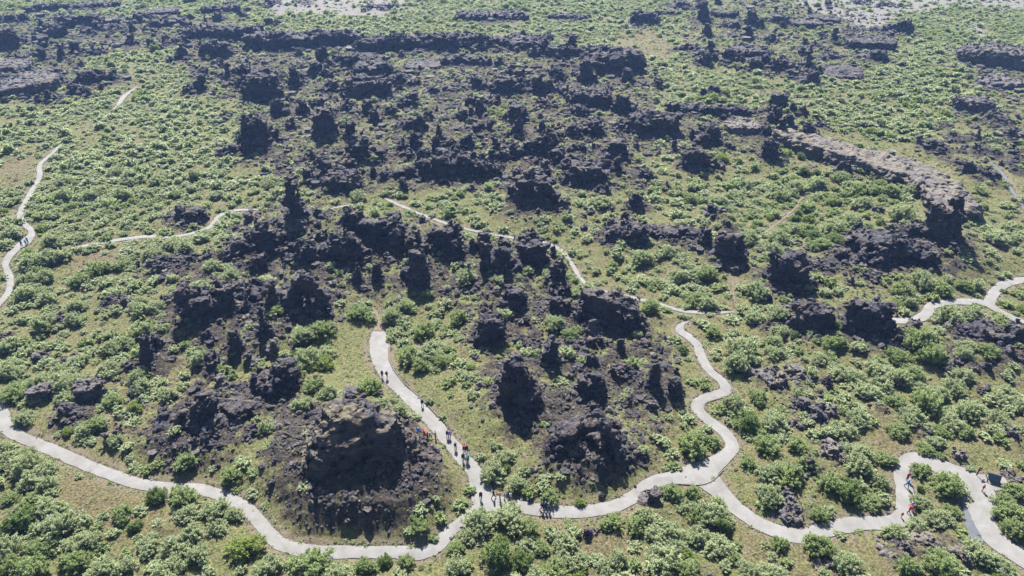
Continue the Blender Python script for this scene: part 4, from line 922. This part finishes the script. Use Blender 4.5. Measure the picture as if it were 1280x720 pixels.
for tones, cap in (((0, 1), 300), ((2, 3), 150)):
    m = np.nonzero(np.isin(bt, tones))[0]; m = m[np.argsort(-show[m])]; ind[m[:cap]] = show[m[:cap]] > 0
bz = H(bx, by)
adjT = ["grey-green willow bush", "green willow bush", "dark green birch bush", "yellow-green birch bush"]
for q in np.nonzero(ind)[0]:
    r = br[q]; tone = int(bt[q]); k = rb.randint(5)
    root = link("willow_bush" if tone < 2 else "birch_bush", None); root.location = (bx[q], by[q], bz[q]-.08)
    a = rb.uniform(0, 6.28); s = (r*rb.uniform(.92, 1.12), r*rb.uniform(.92, 1.12), r*rb.uniform(.72, 1.0))
    root.rotation_euler = (0, 0, a); root.scale = s
    link("foliage", BIG[tone][k], root); link("stem", STEM[k % 3], root)
    tag(root, cat="bush", group=("willow bushes of the heath" if tone < 2 else "birch bushes of the heath"))
    sz = "small " if r < 1.5 else "big " if r > 3.4 else ""
    ITEMS.append((root, sz+adjT[tone], bx[q], by[q], bqx[q], bqy[q]))
m = ~ind; near = m & (bD < 210); far = m & ~near; bt[far & (bt == 2) & (rb.uniform(size=len(bt)) < .7)] = 1
def small(lv, n, leaf):
    return [bush_geo(300+lv*20+k, n, leaf, (.7, .85, .95, .6, .8)[k], (5, 7, 9, 6, 8)[k])[:2] for k in range(5)]
for nm, mm, n, leaf, lab in (("near_scrub", near, 700, .125, "low willow and birch scrub filling the ground between the crags"), ("far_scrub", far, 240, .19, "pale green scrub spreading over the far lava field")):
    k = np.nonzero(mm)[0]
    if not len(k): continue
    Sx = np.stack([br[k]*rb.uniform(.9, 1.15, len(k)), br[k]*rb.uniform(.9, 1.15, len(k)), br[k]*rb.uniform(.50, .85, len(k))], 1)
    o = scatter(nm, small(0 if nm == "near_scrub" else 1, n, leaf), np.stack([bx[k], by[k], bz[k]-.05], 1), Sx, rb.uniform(0, 6.28, len(k)), TONES, bt[k].astype(int), rb.uniform(.15, .85, len(k)))
    tag(o, lab, "scrub", kind="stuff")
# heath tufts and dwarf shrubs
w9 = vis*(PATHD > .15)*np.clip(1-1.1*ROCKF, .05, 1)*(1-.9*np.clip(SAND, 0, 1))*np.clip(.6+1.5*fbm(GXX/12, GYY/12, GXX*0+6.5, 3), .1, 1.5)/np.maximum(PDD, 70)**1.5
w9 = w9.ravel()/w9.sum(); k = rb.choice(len(w9), 62000, p=w9)
x = GXX.ravel()[k]+rb.uniform(-.5, .5, len(k)); y = GYY.ravel()[k]+rb.uniform(-.5, .5, len(k)); D = y*cp+CAM_H*sp_
s = np.maximum(.22, .0022*D)*np.exp(rb.normal(0, .35, len(k)))
ok = bil(PATHD, x, y) > s*.3; x, y, s = x[ok], y[ok], s[ok]
# grass creeping over the path edges
gxs, gys = [], []
for (nm, m_, off, C) in PCURVES:
    T = np.gradient(C[:, :2], axis=0); T /= np.linalg.norm(T, axis=1)[:, None]; Nn = np.stack([-T[:, 1], T[:, 0]], 1)
    for rep in range(5):
        sd = rb.choice([-1, 1], len(C)); q = C[:, :2]+Nn*(sd*(C[:, 2]/2+rb.normal(.28, .28, len(C))))[:, None]+rb.uniform(-.25, .25, (len(C), 2))
        ok = fbm(q[:, 0]/3.5, q[:, 1]/3.5, q[:, 0]*0+sd*2.3, 2) > -.08
        gxs.append(q[ok, 0]); gys.append(q[ok, 1])
gxs, gys = np.concatenate(gxs), np.concatenate(gys)
x = np.r_[x, gxs]; y = np.r_[y, gys]; s = np.r_[s, .26*np.exp(rb.normal(0, .35, len(gxs)))]
o = scatter("heath_tufts", [bush_geo(500+q, 34, .30, .7, 2, .25)[:2] for q in range(6)], np.stack([x, y, H(x, y)-.01], 1), np.stack([s*1.2, s*1.2, s*.8], 1), rb.uniform(0, 6.28, len(x)), TONES, rb.choice([0, 1, 2, 3, 4], len(x), p=[.16, .30, .08, .12, .34]), rb.uniform(0, .9, len(x)))
tag(o, "tufts of heather and grass dotting the heath", "heath", kind="stuff")

# ------------------------------------------------------------------ people
def cap(p, a, b, r0, r1):
    a = np.array(a, np.float32); b = np.array(b, np.float32); ab = b-a
    t = np.clip(((p[0]-a[0])*ab[0]+(p[1]-a[1])*ab[1]+(p[2]-a[2])*ab[2])/max(1e-6, float(ab@ab)), 0, 1)
    return np.sqrt((p[0]-a[0]-t*ab[0])**2+(p[1]-a[1]-t*ab[1])**2+(p[2]-a[2]-t*ab[2])**2)-(r0+(r1-r0)*t)
def ell(p, c, r):
    q = np.sqrt(((p[0]-c[0])/r[0])**2+((p[1]-c[1])/r[1])**2+((p[2]-c[2])/r[2])**2); return (q-1)*min(r)
def figure(st, ln, armf):
    """walking figure facing -Y; st = stride, ln = forward lean, armf = forward swing of the arms"""
    J = dict(pel=(0, 0, .93), che=(0, -.30*ln, 1.30), nek=(0, -.42*ln, 1.46), hed=(0, -.50*ln-.015, 1.62))
    for s, n in ((-1, 'l'), (1, 'r')):
        f = st*s
        J['hip'+n] = (.09*s, 0, .90); J['kne'+n] = (.10*s, -.18*f-.04, .50); J['ank'+n] = (.10*s, -.34*f+(.06 if f < 0 else 0), .09+(.05 if f < 0 else 0)); J['toe'+n] = (.115*s, J['ank'+n][1]-.15, J['ank'+n][2]-.045)
        J['sho'+n] = (.185*s, J['che'][1]-.02*ln, 1.41); J['elb'+n] = (.235*s, J['che'][1]+.16*f-.05*armf, 1.14); J['wri'+n] = (.225*s, J['elb'+n][1]-.12-.22*armf, .93+.2*armf)
    def grid(vs): return np.meshgrid(np.arange(-.42, .42, vs, dtype=np.float32), np.arange(-.72, .5, vs, dtype=np.float32), np.arange(-.03, 1.82, vs, dtype=np.float32), indexing='ij')
    V1 = .016; p = grid(V1)
    def body(p, o=0):
        f = smin(cap(p, J['pel'], J['che'], .125+o, .135+o), cap(p, (-.07, J['che'][1], 1.36), (.07, J['che'][1], 1.36), .10+o, .10+o), .08)
        return smin(f, cap(p, (-.06, 0, .91), (.06, 0, .91), .11+o, .11+o), .06)
    def legs(p, o=0):
        f = None
        for n in 'lr':
            d = smin(cap(p, J['hip'+n], J['kne'+n], .088+o, .060+o), cap(p, J['kne'+n], J['ank'+n], .058+o, .040+o), .03); f = d if f is None else np.minimum(f, d)
        return f
    def arms(p, o=0):
        f = None
        for n in 'lr':
            d = smin(cap(p, J['sho'+n], J['elb'+n], .055+o, .040+o), cap(p, J['elb'+n], J['wri'+n], .040+o, .030+o), .02); f = d if f is None else np.minimum(f, d)
        return f
    hd = J['hed']
    f = smin(body(p), arms(p), .05); f = smin(f, legs(p), .05)
    f = smin(f, cap(p, J['nek'], hd, .055, .055), .03)
    f = smin(f, ell(p, (hd[0], hd[1], hd[2]+.02), (.078, .098, .118)), .03)
    f = smin(f, ell(p, (hd[0], hd[1]-.10, hd[2]), (.016, .025, .026)), .012)             # nose
    for s in (-1, 1):
        f = smin(f, ell(p, (hd[0]+.08*s, hd[1]+.01, hd[2]), (.014, .022, .034)), .01)     # ears
        f = np.maximum(f, -ell(p, (hd[0]+.034*s, hd[1]-.098, hd[2]+.025), (.018, .014, .012)))
    f = np.maximum(f, -ell(p, (hd[0], hd[1]-.10, hd[2]-.055), (.028, .012, .007)))
    for n, s in (('l', -1), ('r', 1)):
        w = np.array(J['wri'+n]); e = np.array(J['elb'+n]); d = (w-e)/np.linalg.norm(w-e)
        f = smin(f, cap(p, w, w+d*.085, .030, .032), .02)
        for q in range(4):
            b0 = w+d*.09+np.array([.0, .022*(q-1.5), 0]); f = smin(f, cap(p, b0, b0+d*(.06+.012*(q in (1, 2)))+np.array([-.012*s, 0, -.01]), .0125, .010), .006)
        f = smin(f, cap(p, w+d*.03+np.array([0, -.02, 0]), w+d*.075+np.array([-.01*s, -.052, 0]), .013, .011), .008)  # thumb
        a, t = np.array(J['ank'+n]), np.array(J['toe'+n]); f = smin(f, cap(p, a+np.array([0, .04, -.045]), t, .042, .036), .03)
    out = {"body": surface_nets(f, (-.42, -.72, -.03), V1)}
    V2 = .024; p = grid(V2)
    j = np.maximum(smin(body(p, .028), arms(p, .020), .04), -(p[2]-.86)); out["jacket"] = surface_nets(j, (-.42, -.72, -.03), V2)
    t = np.minimum(np.maximum(legs(p, .018), -(p[2]-.13)), np.maximum(body(p, .016), p[2]-.95)); out["trousers"] = surface_nets(np.maximum(t, p[2]-1.0), (-.42, -.72, -.03), V2)
    h = np.maximum(ell(p, (hd[0], hd[1]+.012, hd[2]+.03), (.095, .112, .130)), -ell(p, (hd[0], hd[1]-.10, hd[2]-.03), (.085, .09, .12))); h = np.maximum(h, -(p[2]-hd[2]+.06)); out["hair"] = surface_nets(h, (-.42, -.72, -.03), V2)
    q = ell(p, (0, J['che'][1]+.20, 1.24), (.15, .10, .22)); out["backpack"] = surface_nets(q, (-.42, -.72, -.03), V2)
    return out
POSES = [figure(.9, .05, .1), figure(.05, .02, .2), figure(.6, .45, .8)]
PC = {n: plain("cloth_"+n, c, .85) for n, c in dict(black=(.015, .015, .018), navy=(.02, .03, .09), blue=(.06, .16, .42), red=(.34, .018, .028), white=(.5, .5, .5), teal=(.05, .35, .38), grey=(.20, .20, .22), purple=(.28, .24, .48), pink=(.55, .22, .28), khaki=(.22, .19, .13)).items()}
M_SKIN = plain("skin", (.50, .32, .24), .6)
HAIR = [plain("hair_brown", (.07, .045, .03)), plain("hair_dark", (.02, .017, .015)), plain("hair_fair", (.28, .20, .10))]
PM = {}
def pmesh(k, part, m):
    key = (k, part, m.name)
    if key not in PM: V, Q = POSES[k][part]; PM[key] = mesh_np("person_"+part, V, Q, m, smooth=True)
    return PM[key]
PEOPLE = [  # px, py of the feet, pose, heading deg (0 = toward camera), jacket, trousers, backpack, height scale, label
 (478, 472, 1, 40, "black", "black", None, 1, "person in black standing left at the path's upper wide end"),
 (484, 473, 0, 170, "black", "red", "black", 1, "person in dark jacket and red trousers walking at the path's upper wide end"),
 (528, 508, 0, 20, "navy", "grey", None, 1, "person in navy walking alone half way down the straight path"),
 (559.5, 547, 0, 15, "black", "khaki", None, 1, "person in black walking on the left side of the path behind the grey walker"),
 (562, 547, 0, 15, "purple", "black", None, 1, "person in a purple top walking beside one in black on the straight path"),
 (569.5, 562, 0, 190, "grey", "black", "black", 1, "person in grey with a black backpack walking alone on the straight path"),
 (580.3, 566, 0, 10, "red", "black", None, 1, "person in a red top on the path beside a companion in black"),
 (583.5, 566, 0, 10, "black", "grey", "black", 1, "person in black with a backpack beside the red top on the straight path"),
 (579, 576, 0, 5, "black", "black", None, 1, "person all in black walking just ahead of the teal jacket"),
 (585, 577, 0, 5, "teal", "navy", None, 1, "person in a teal jacket on the lower straight path"),
 (583.2, 577.6, 0, 5, "white", "navy", None, .95, "person in a white top close beside the teal jacket"),
 (512, 553, 1, 200, "black", "khaki", None, 1, "person in black leftmost of the group off the path by the castle"),
 (524.5, 552, 2, 260, "blue", "grey", None, 1, "person in a blue top bending down beside the castle rubble"),
 (532, 552, 2, 250, "red", "black", None, 1, "person in a red jacket bending in the off-path group"),
 (535, 552, 1, 90, "red", "navy", None, 1, "person in red standing upright in the off-path group"),
 (538, 550, 0, 90, "white", "black", None, 1, "person in a white top in the group off the straight path"),
 (544.5, 549, 1, 90, "grey", "navy", None, 1, "person in a grey top rightmost of the group off the path"),
 (601, 624, 0, 10, "black", "black", None, 1, "person in black at the left of the path junction"),
 (617, 623, 0, 265, "black", "navy", None, 1, "person in a black jacket and navy trousers at the path junction"),
 (625, 624, 1, 270, "pink", "khaki", None, 1, "person in a pink top standing at the path junction"),
 (630.5, 624, 1, 90, "teal", "white", None, .9, "person in a teal top standing right of the pink top"),
 (638, 625, 1, 90, "white", "grey", None, 1, "person in a white top standing near the rounded bush at the junction"),
 (677.5, 638, 0, 80, "black", "black", "black", 1, "person in black with a backpack, leftmost of three on the lower path"),
 (681.5, 637, 0, 80, "navy", "black", None, 1, "person in navy, middle of three on the lower path"),
 (685.5, 637, 0, 80, "grey", "navy", None, 1, "person in a grey top, rightmost of three on the lower path"),
 (1133.3, 600, 1, 10, "red", "black", None, 1, "person in a red jacket on the right side path behind a blue top"),
 (1132.5, 609, 0, 20, "blue", "navy", None, 1, "person in a light blue top walking on the right side path"),
 (1138, 636, 1, 200, "purple", "black", None, 1, "person in a purple top beside the bushes on the right side path"),
 (1135, 641, 2, 90, "red", "black", None, 1, "person in red bending over on the right side path"),
 (1126, 647, 1, 0, "red", "white", None, .68, "small child in red with white trousers at the path bend"),
 (1227, 614, 1, 20, "red", "white", None, .85, "person in red with white trousers alone before the information board"),
 (35.5, 304, 1, 250, "blue", "navy", None, 1, "person in a blue jacket at the far left path junction"),
 (33.5, 307, 0, 240, "teal", "black", None, 1, "person in a teal jacket at the far left path junction"),
 (28, 309, 2, 70, "black", "black", None, 1, "person in black bending down at the far left path junction"),
]
for n_, (px, py, k, hd, jk, tr, bp, sc, lab) in enumerate(PEOPLE):
    x, y, z, t = ground(px, py); z = float(H(np.array([x]), np.array([y]))[0])
    if bil(PATHD, [x], [y])[0] < .3: z = float(H0(np.array([x]), np.array([y]))[0])+.05
    root = link("person", pmesh(k, "body", M_SKIN)); root.location = (x, y, z+.0); root.rotation_euler = (0, 0, R(hd)); root.scale = (sc*1.03,)*3
    link("jacket", pmesh(k, "jacket", PC[jk]), root); link("trousers", pmesh(k, "trousers", PC[tr]), root); link("hair", pmesh(k, "hair", HAIR[n_ % 3]), root)
    if bp: link("backpack", pmesh(k, "backpack", PC[bp]), root)
    tag(root, lab, "person", "walkers on the paths")

# ------------------------------------------------------------------ information board, signpost, timber edging
def boxes(L, M=None):
    V = []; F = []
    for (c, s, rot) in L:
        m = Matrix.Translation(c) @ rot.to_4x4() if rot is not None else Matrix.Translation(c)
        b = len(V)
        for i in (-.5, .5):
            for j in (-.5, .5):
                for k in (-.5, .5): V.append(tuple(m @ Vector((i*s[0], j*s[1], k*s[2]))))
        F += [tuple(b+q for q in f) for f in ((0, 1, 3, 2), (4, 6, 7, 5), (0, 4, 5, 1), (2, 3, 7, 6), (0, 2, 6, 4), (1, 5, 7, 3))]
    return np.array(V), np.array(F)
M_WOOD = plain("dark_stained_timber", (.05, .035, .03), .7); M_PANEL = plain("blue_black_panel", (.045, .075, .10), .35, .5)
from mathutils import Euler
def rx(a, b=0, c=0): return Euler((R(a), R(b), R(c))).to_matrix()
x, y, z, t = ground(1240, 601); z = float(H0(np.array([x]), np.array([y]))[0])
root = link("information_board", None); root.location = (x, y, z+.02); root.rotation_euler = (0, 0, R(-24))
fr = []
for s in (-.86, .86):
    fr.append(((s, -.42, .72), (.09, .09, 1.62), rx(-28))); fr.append(((s, .42, .72), (.09, .09, 1.62), rx(28))); fr.append(((s, 0, .45), (.07, 1.05, .08), None))
link("frame", mesh_np("board_frame", *boxes(fr), M_WOOD), root)
link("panel", mesh_np("board_panel", *boxes([((0, -.36, 1.03), (1.62, .05, 1.02), rx(-38))]), M_PANEL), root)
link("panel", mesh_np("board_panel", *boxes([((0, .36, 1.03), (1.62, .05, 1.02), rx(38))]), M_WOOD), root)
link("ridge_beam", mesh_np("board_ridge", *boxes([((0, 0, 1.47), (1.86, .14, .10), None)]), M_WOOD), root)
tag(root, "dark A-frame information board with a blue-grey sloping panel beside the wide path", "information board")
x, y, z, t = ground(1220.5, 594); z = float(H0(np.array([x]), np.array([y]))[0])
root = link("signpost", None); root.location = (x, y, z); root.rotation_euler = (0, 0, R(10))
link("post", mesh_np("sign_post", *boxes([((0, 0, .95), (.14, .14, 1.9), None)]), M_WOOD), root)
link("sign_board", mesh_np("sign_board", *boxes([((.02, -.10, 1.62), (.75, .05, .34), None)]), M_WOOD), root)
link("sign_board", mesh_np("sign_board", *boxes([((.28, -.10, 1.22), (.6, .05, .2), rx(0, 0, 8))]), M_WOOD), root)
tag(root, "dark wooden signpost with two boards left of the information board", "signpost")
M_EDGE = plain("weathered_timber", (.10, .085, .075), .85)
for ci, s0, s1, side, lab in ((1, .10, .62, 1, "low timber edging along the right side of the straight path"), (2, .30, .46, -1, "low timber edging along the lower path bend"), (2, .62, .80, -1, "low timber edging along the winding path")):
    C = PCURVES[ci][3]; C = C[int(len(C)*s0):int(len(C)*s1)]; T = np.gradient(C[:, :2], axis=0); T /= np.linalg.norm(T, axis=1)[:, None]; Nn = np.stack([-T[:, 1], T[:, 0]], 1)
    V = []; 
    for a, zz in ((.10, -.15), (.10, .16), (.24, .16), (.24, -.15)):
        P = C[:, :2]+Nn*((C[:, 2]/2+a)*side)[:, None]; V.append(np.stack([P[:, 0], P[:, 1], H0(P[:, 0], P[:, 1])+zz], 1))
    n = len(C); V = np.stack(V, 1).reshape(-1, 3); ii = np.arange(n*4).reshape(n, 4)
    F = np.concatenate([np.stack([ii[:-1, q], ii[:-1, (q+1) % 4], ii[1:, (q+1) % 4], ii[1:, q]], -1) for q in range(4)])
    o = link("timber_edging", mesh_np("timber_edging", V, F, M_EDGE)); tag(o, lab, "path edging")

# ------------------------------------------------------------------ haze
m, t, n, l = mat("haze_air")
pv = nd(t, "ShaderNodeVolumePrincipled"); pv.inputs["Color"].default_value = (.30, .50, 1.0, 1); pv.inputs["Density"].default_value = HAZE; pv.inputs["Anisotropy"].default_value = .2
oo = nd(t, "ShaderNodeOutputMaterial"); l.new(pv.outputs[0], oo.inputs["Volume"])
EXT = 9500.0
V, F = boxes([((0, 2000, (CAM_H+6-6)/2), (22000, 20000, CAM_H+6+6), None)])
hz = link("haze", mesh_np("haze", V, F, m)); tag(hz, "thin bluish haze over the lava field", "haze", kind="stuff")

# ------------------------------------------------------------------ labels that single each thing out
for nm, px, py in (("the path junction", 606, 628), ("the wide path fork", 880, 592), ("the information board", 1240, 595), ("the straight path's upper end", 474, 430), ("the far left path junction", 30, 305), ("the grassy clearing", 440, 465), ("the right path fork", 1236, 381), ("the small child in red", 1126, 645)):
    x, y, z, t = ground(px, py); LAND.append((nm, px, py, x, y))
LX = np.array([[q[1], q[2], q[3], q[4]] for q in LAND])
ORD = ["nearest", "second nearest", "third nearest", "fourth nearest", "fifth nearest", "sixth nearest", "seventh nearest", "eighth nearest", "ninth nearest", "tenth nearest"]
buck = {}
for it in ITEMS:
    o, ph, x, y, px, py = it
    d = np.hypot(LX[:, 0]-px, (LX[:, 1]-py)*1.5); k = int(np.argmin(d)); dx, dy = px-LX[k, 0], py-LX[k, 1]
    rel = ("right of" if dx > 0 else "left of") if abs(dx) > abs(dy)*1.5 else ("in front of" if dy > 0 else "behind")
    buck.setdefault((ph, k, rel), []).append((d[k], o))
for (ph, k, rel), L in buck.items():
    L.sort(key=lambda q: q[0])
    for n_, (d, o) in enumerate(L):
        nm = LAND[k][0]
        o["label"] = (f"{ph} {rel} {nm}" if len(L) == 1 else f"{ph}, {ORD[n_] if n_ < 10 else str(n_+1)+'th nearest'} {rel} {nm}")
        o["label"] = " ".join(o["label"].split())
print("bushes", len(B), "individual", int(ind.sum()), "boulders", nb, "rocks", len(HERO), "labels", len(ITEMS))
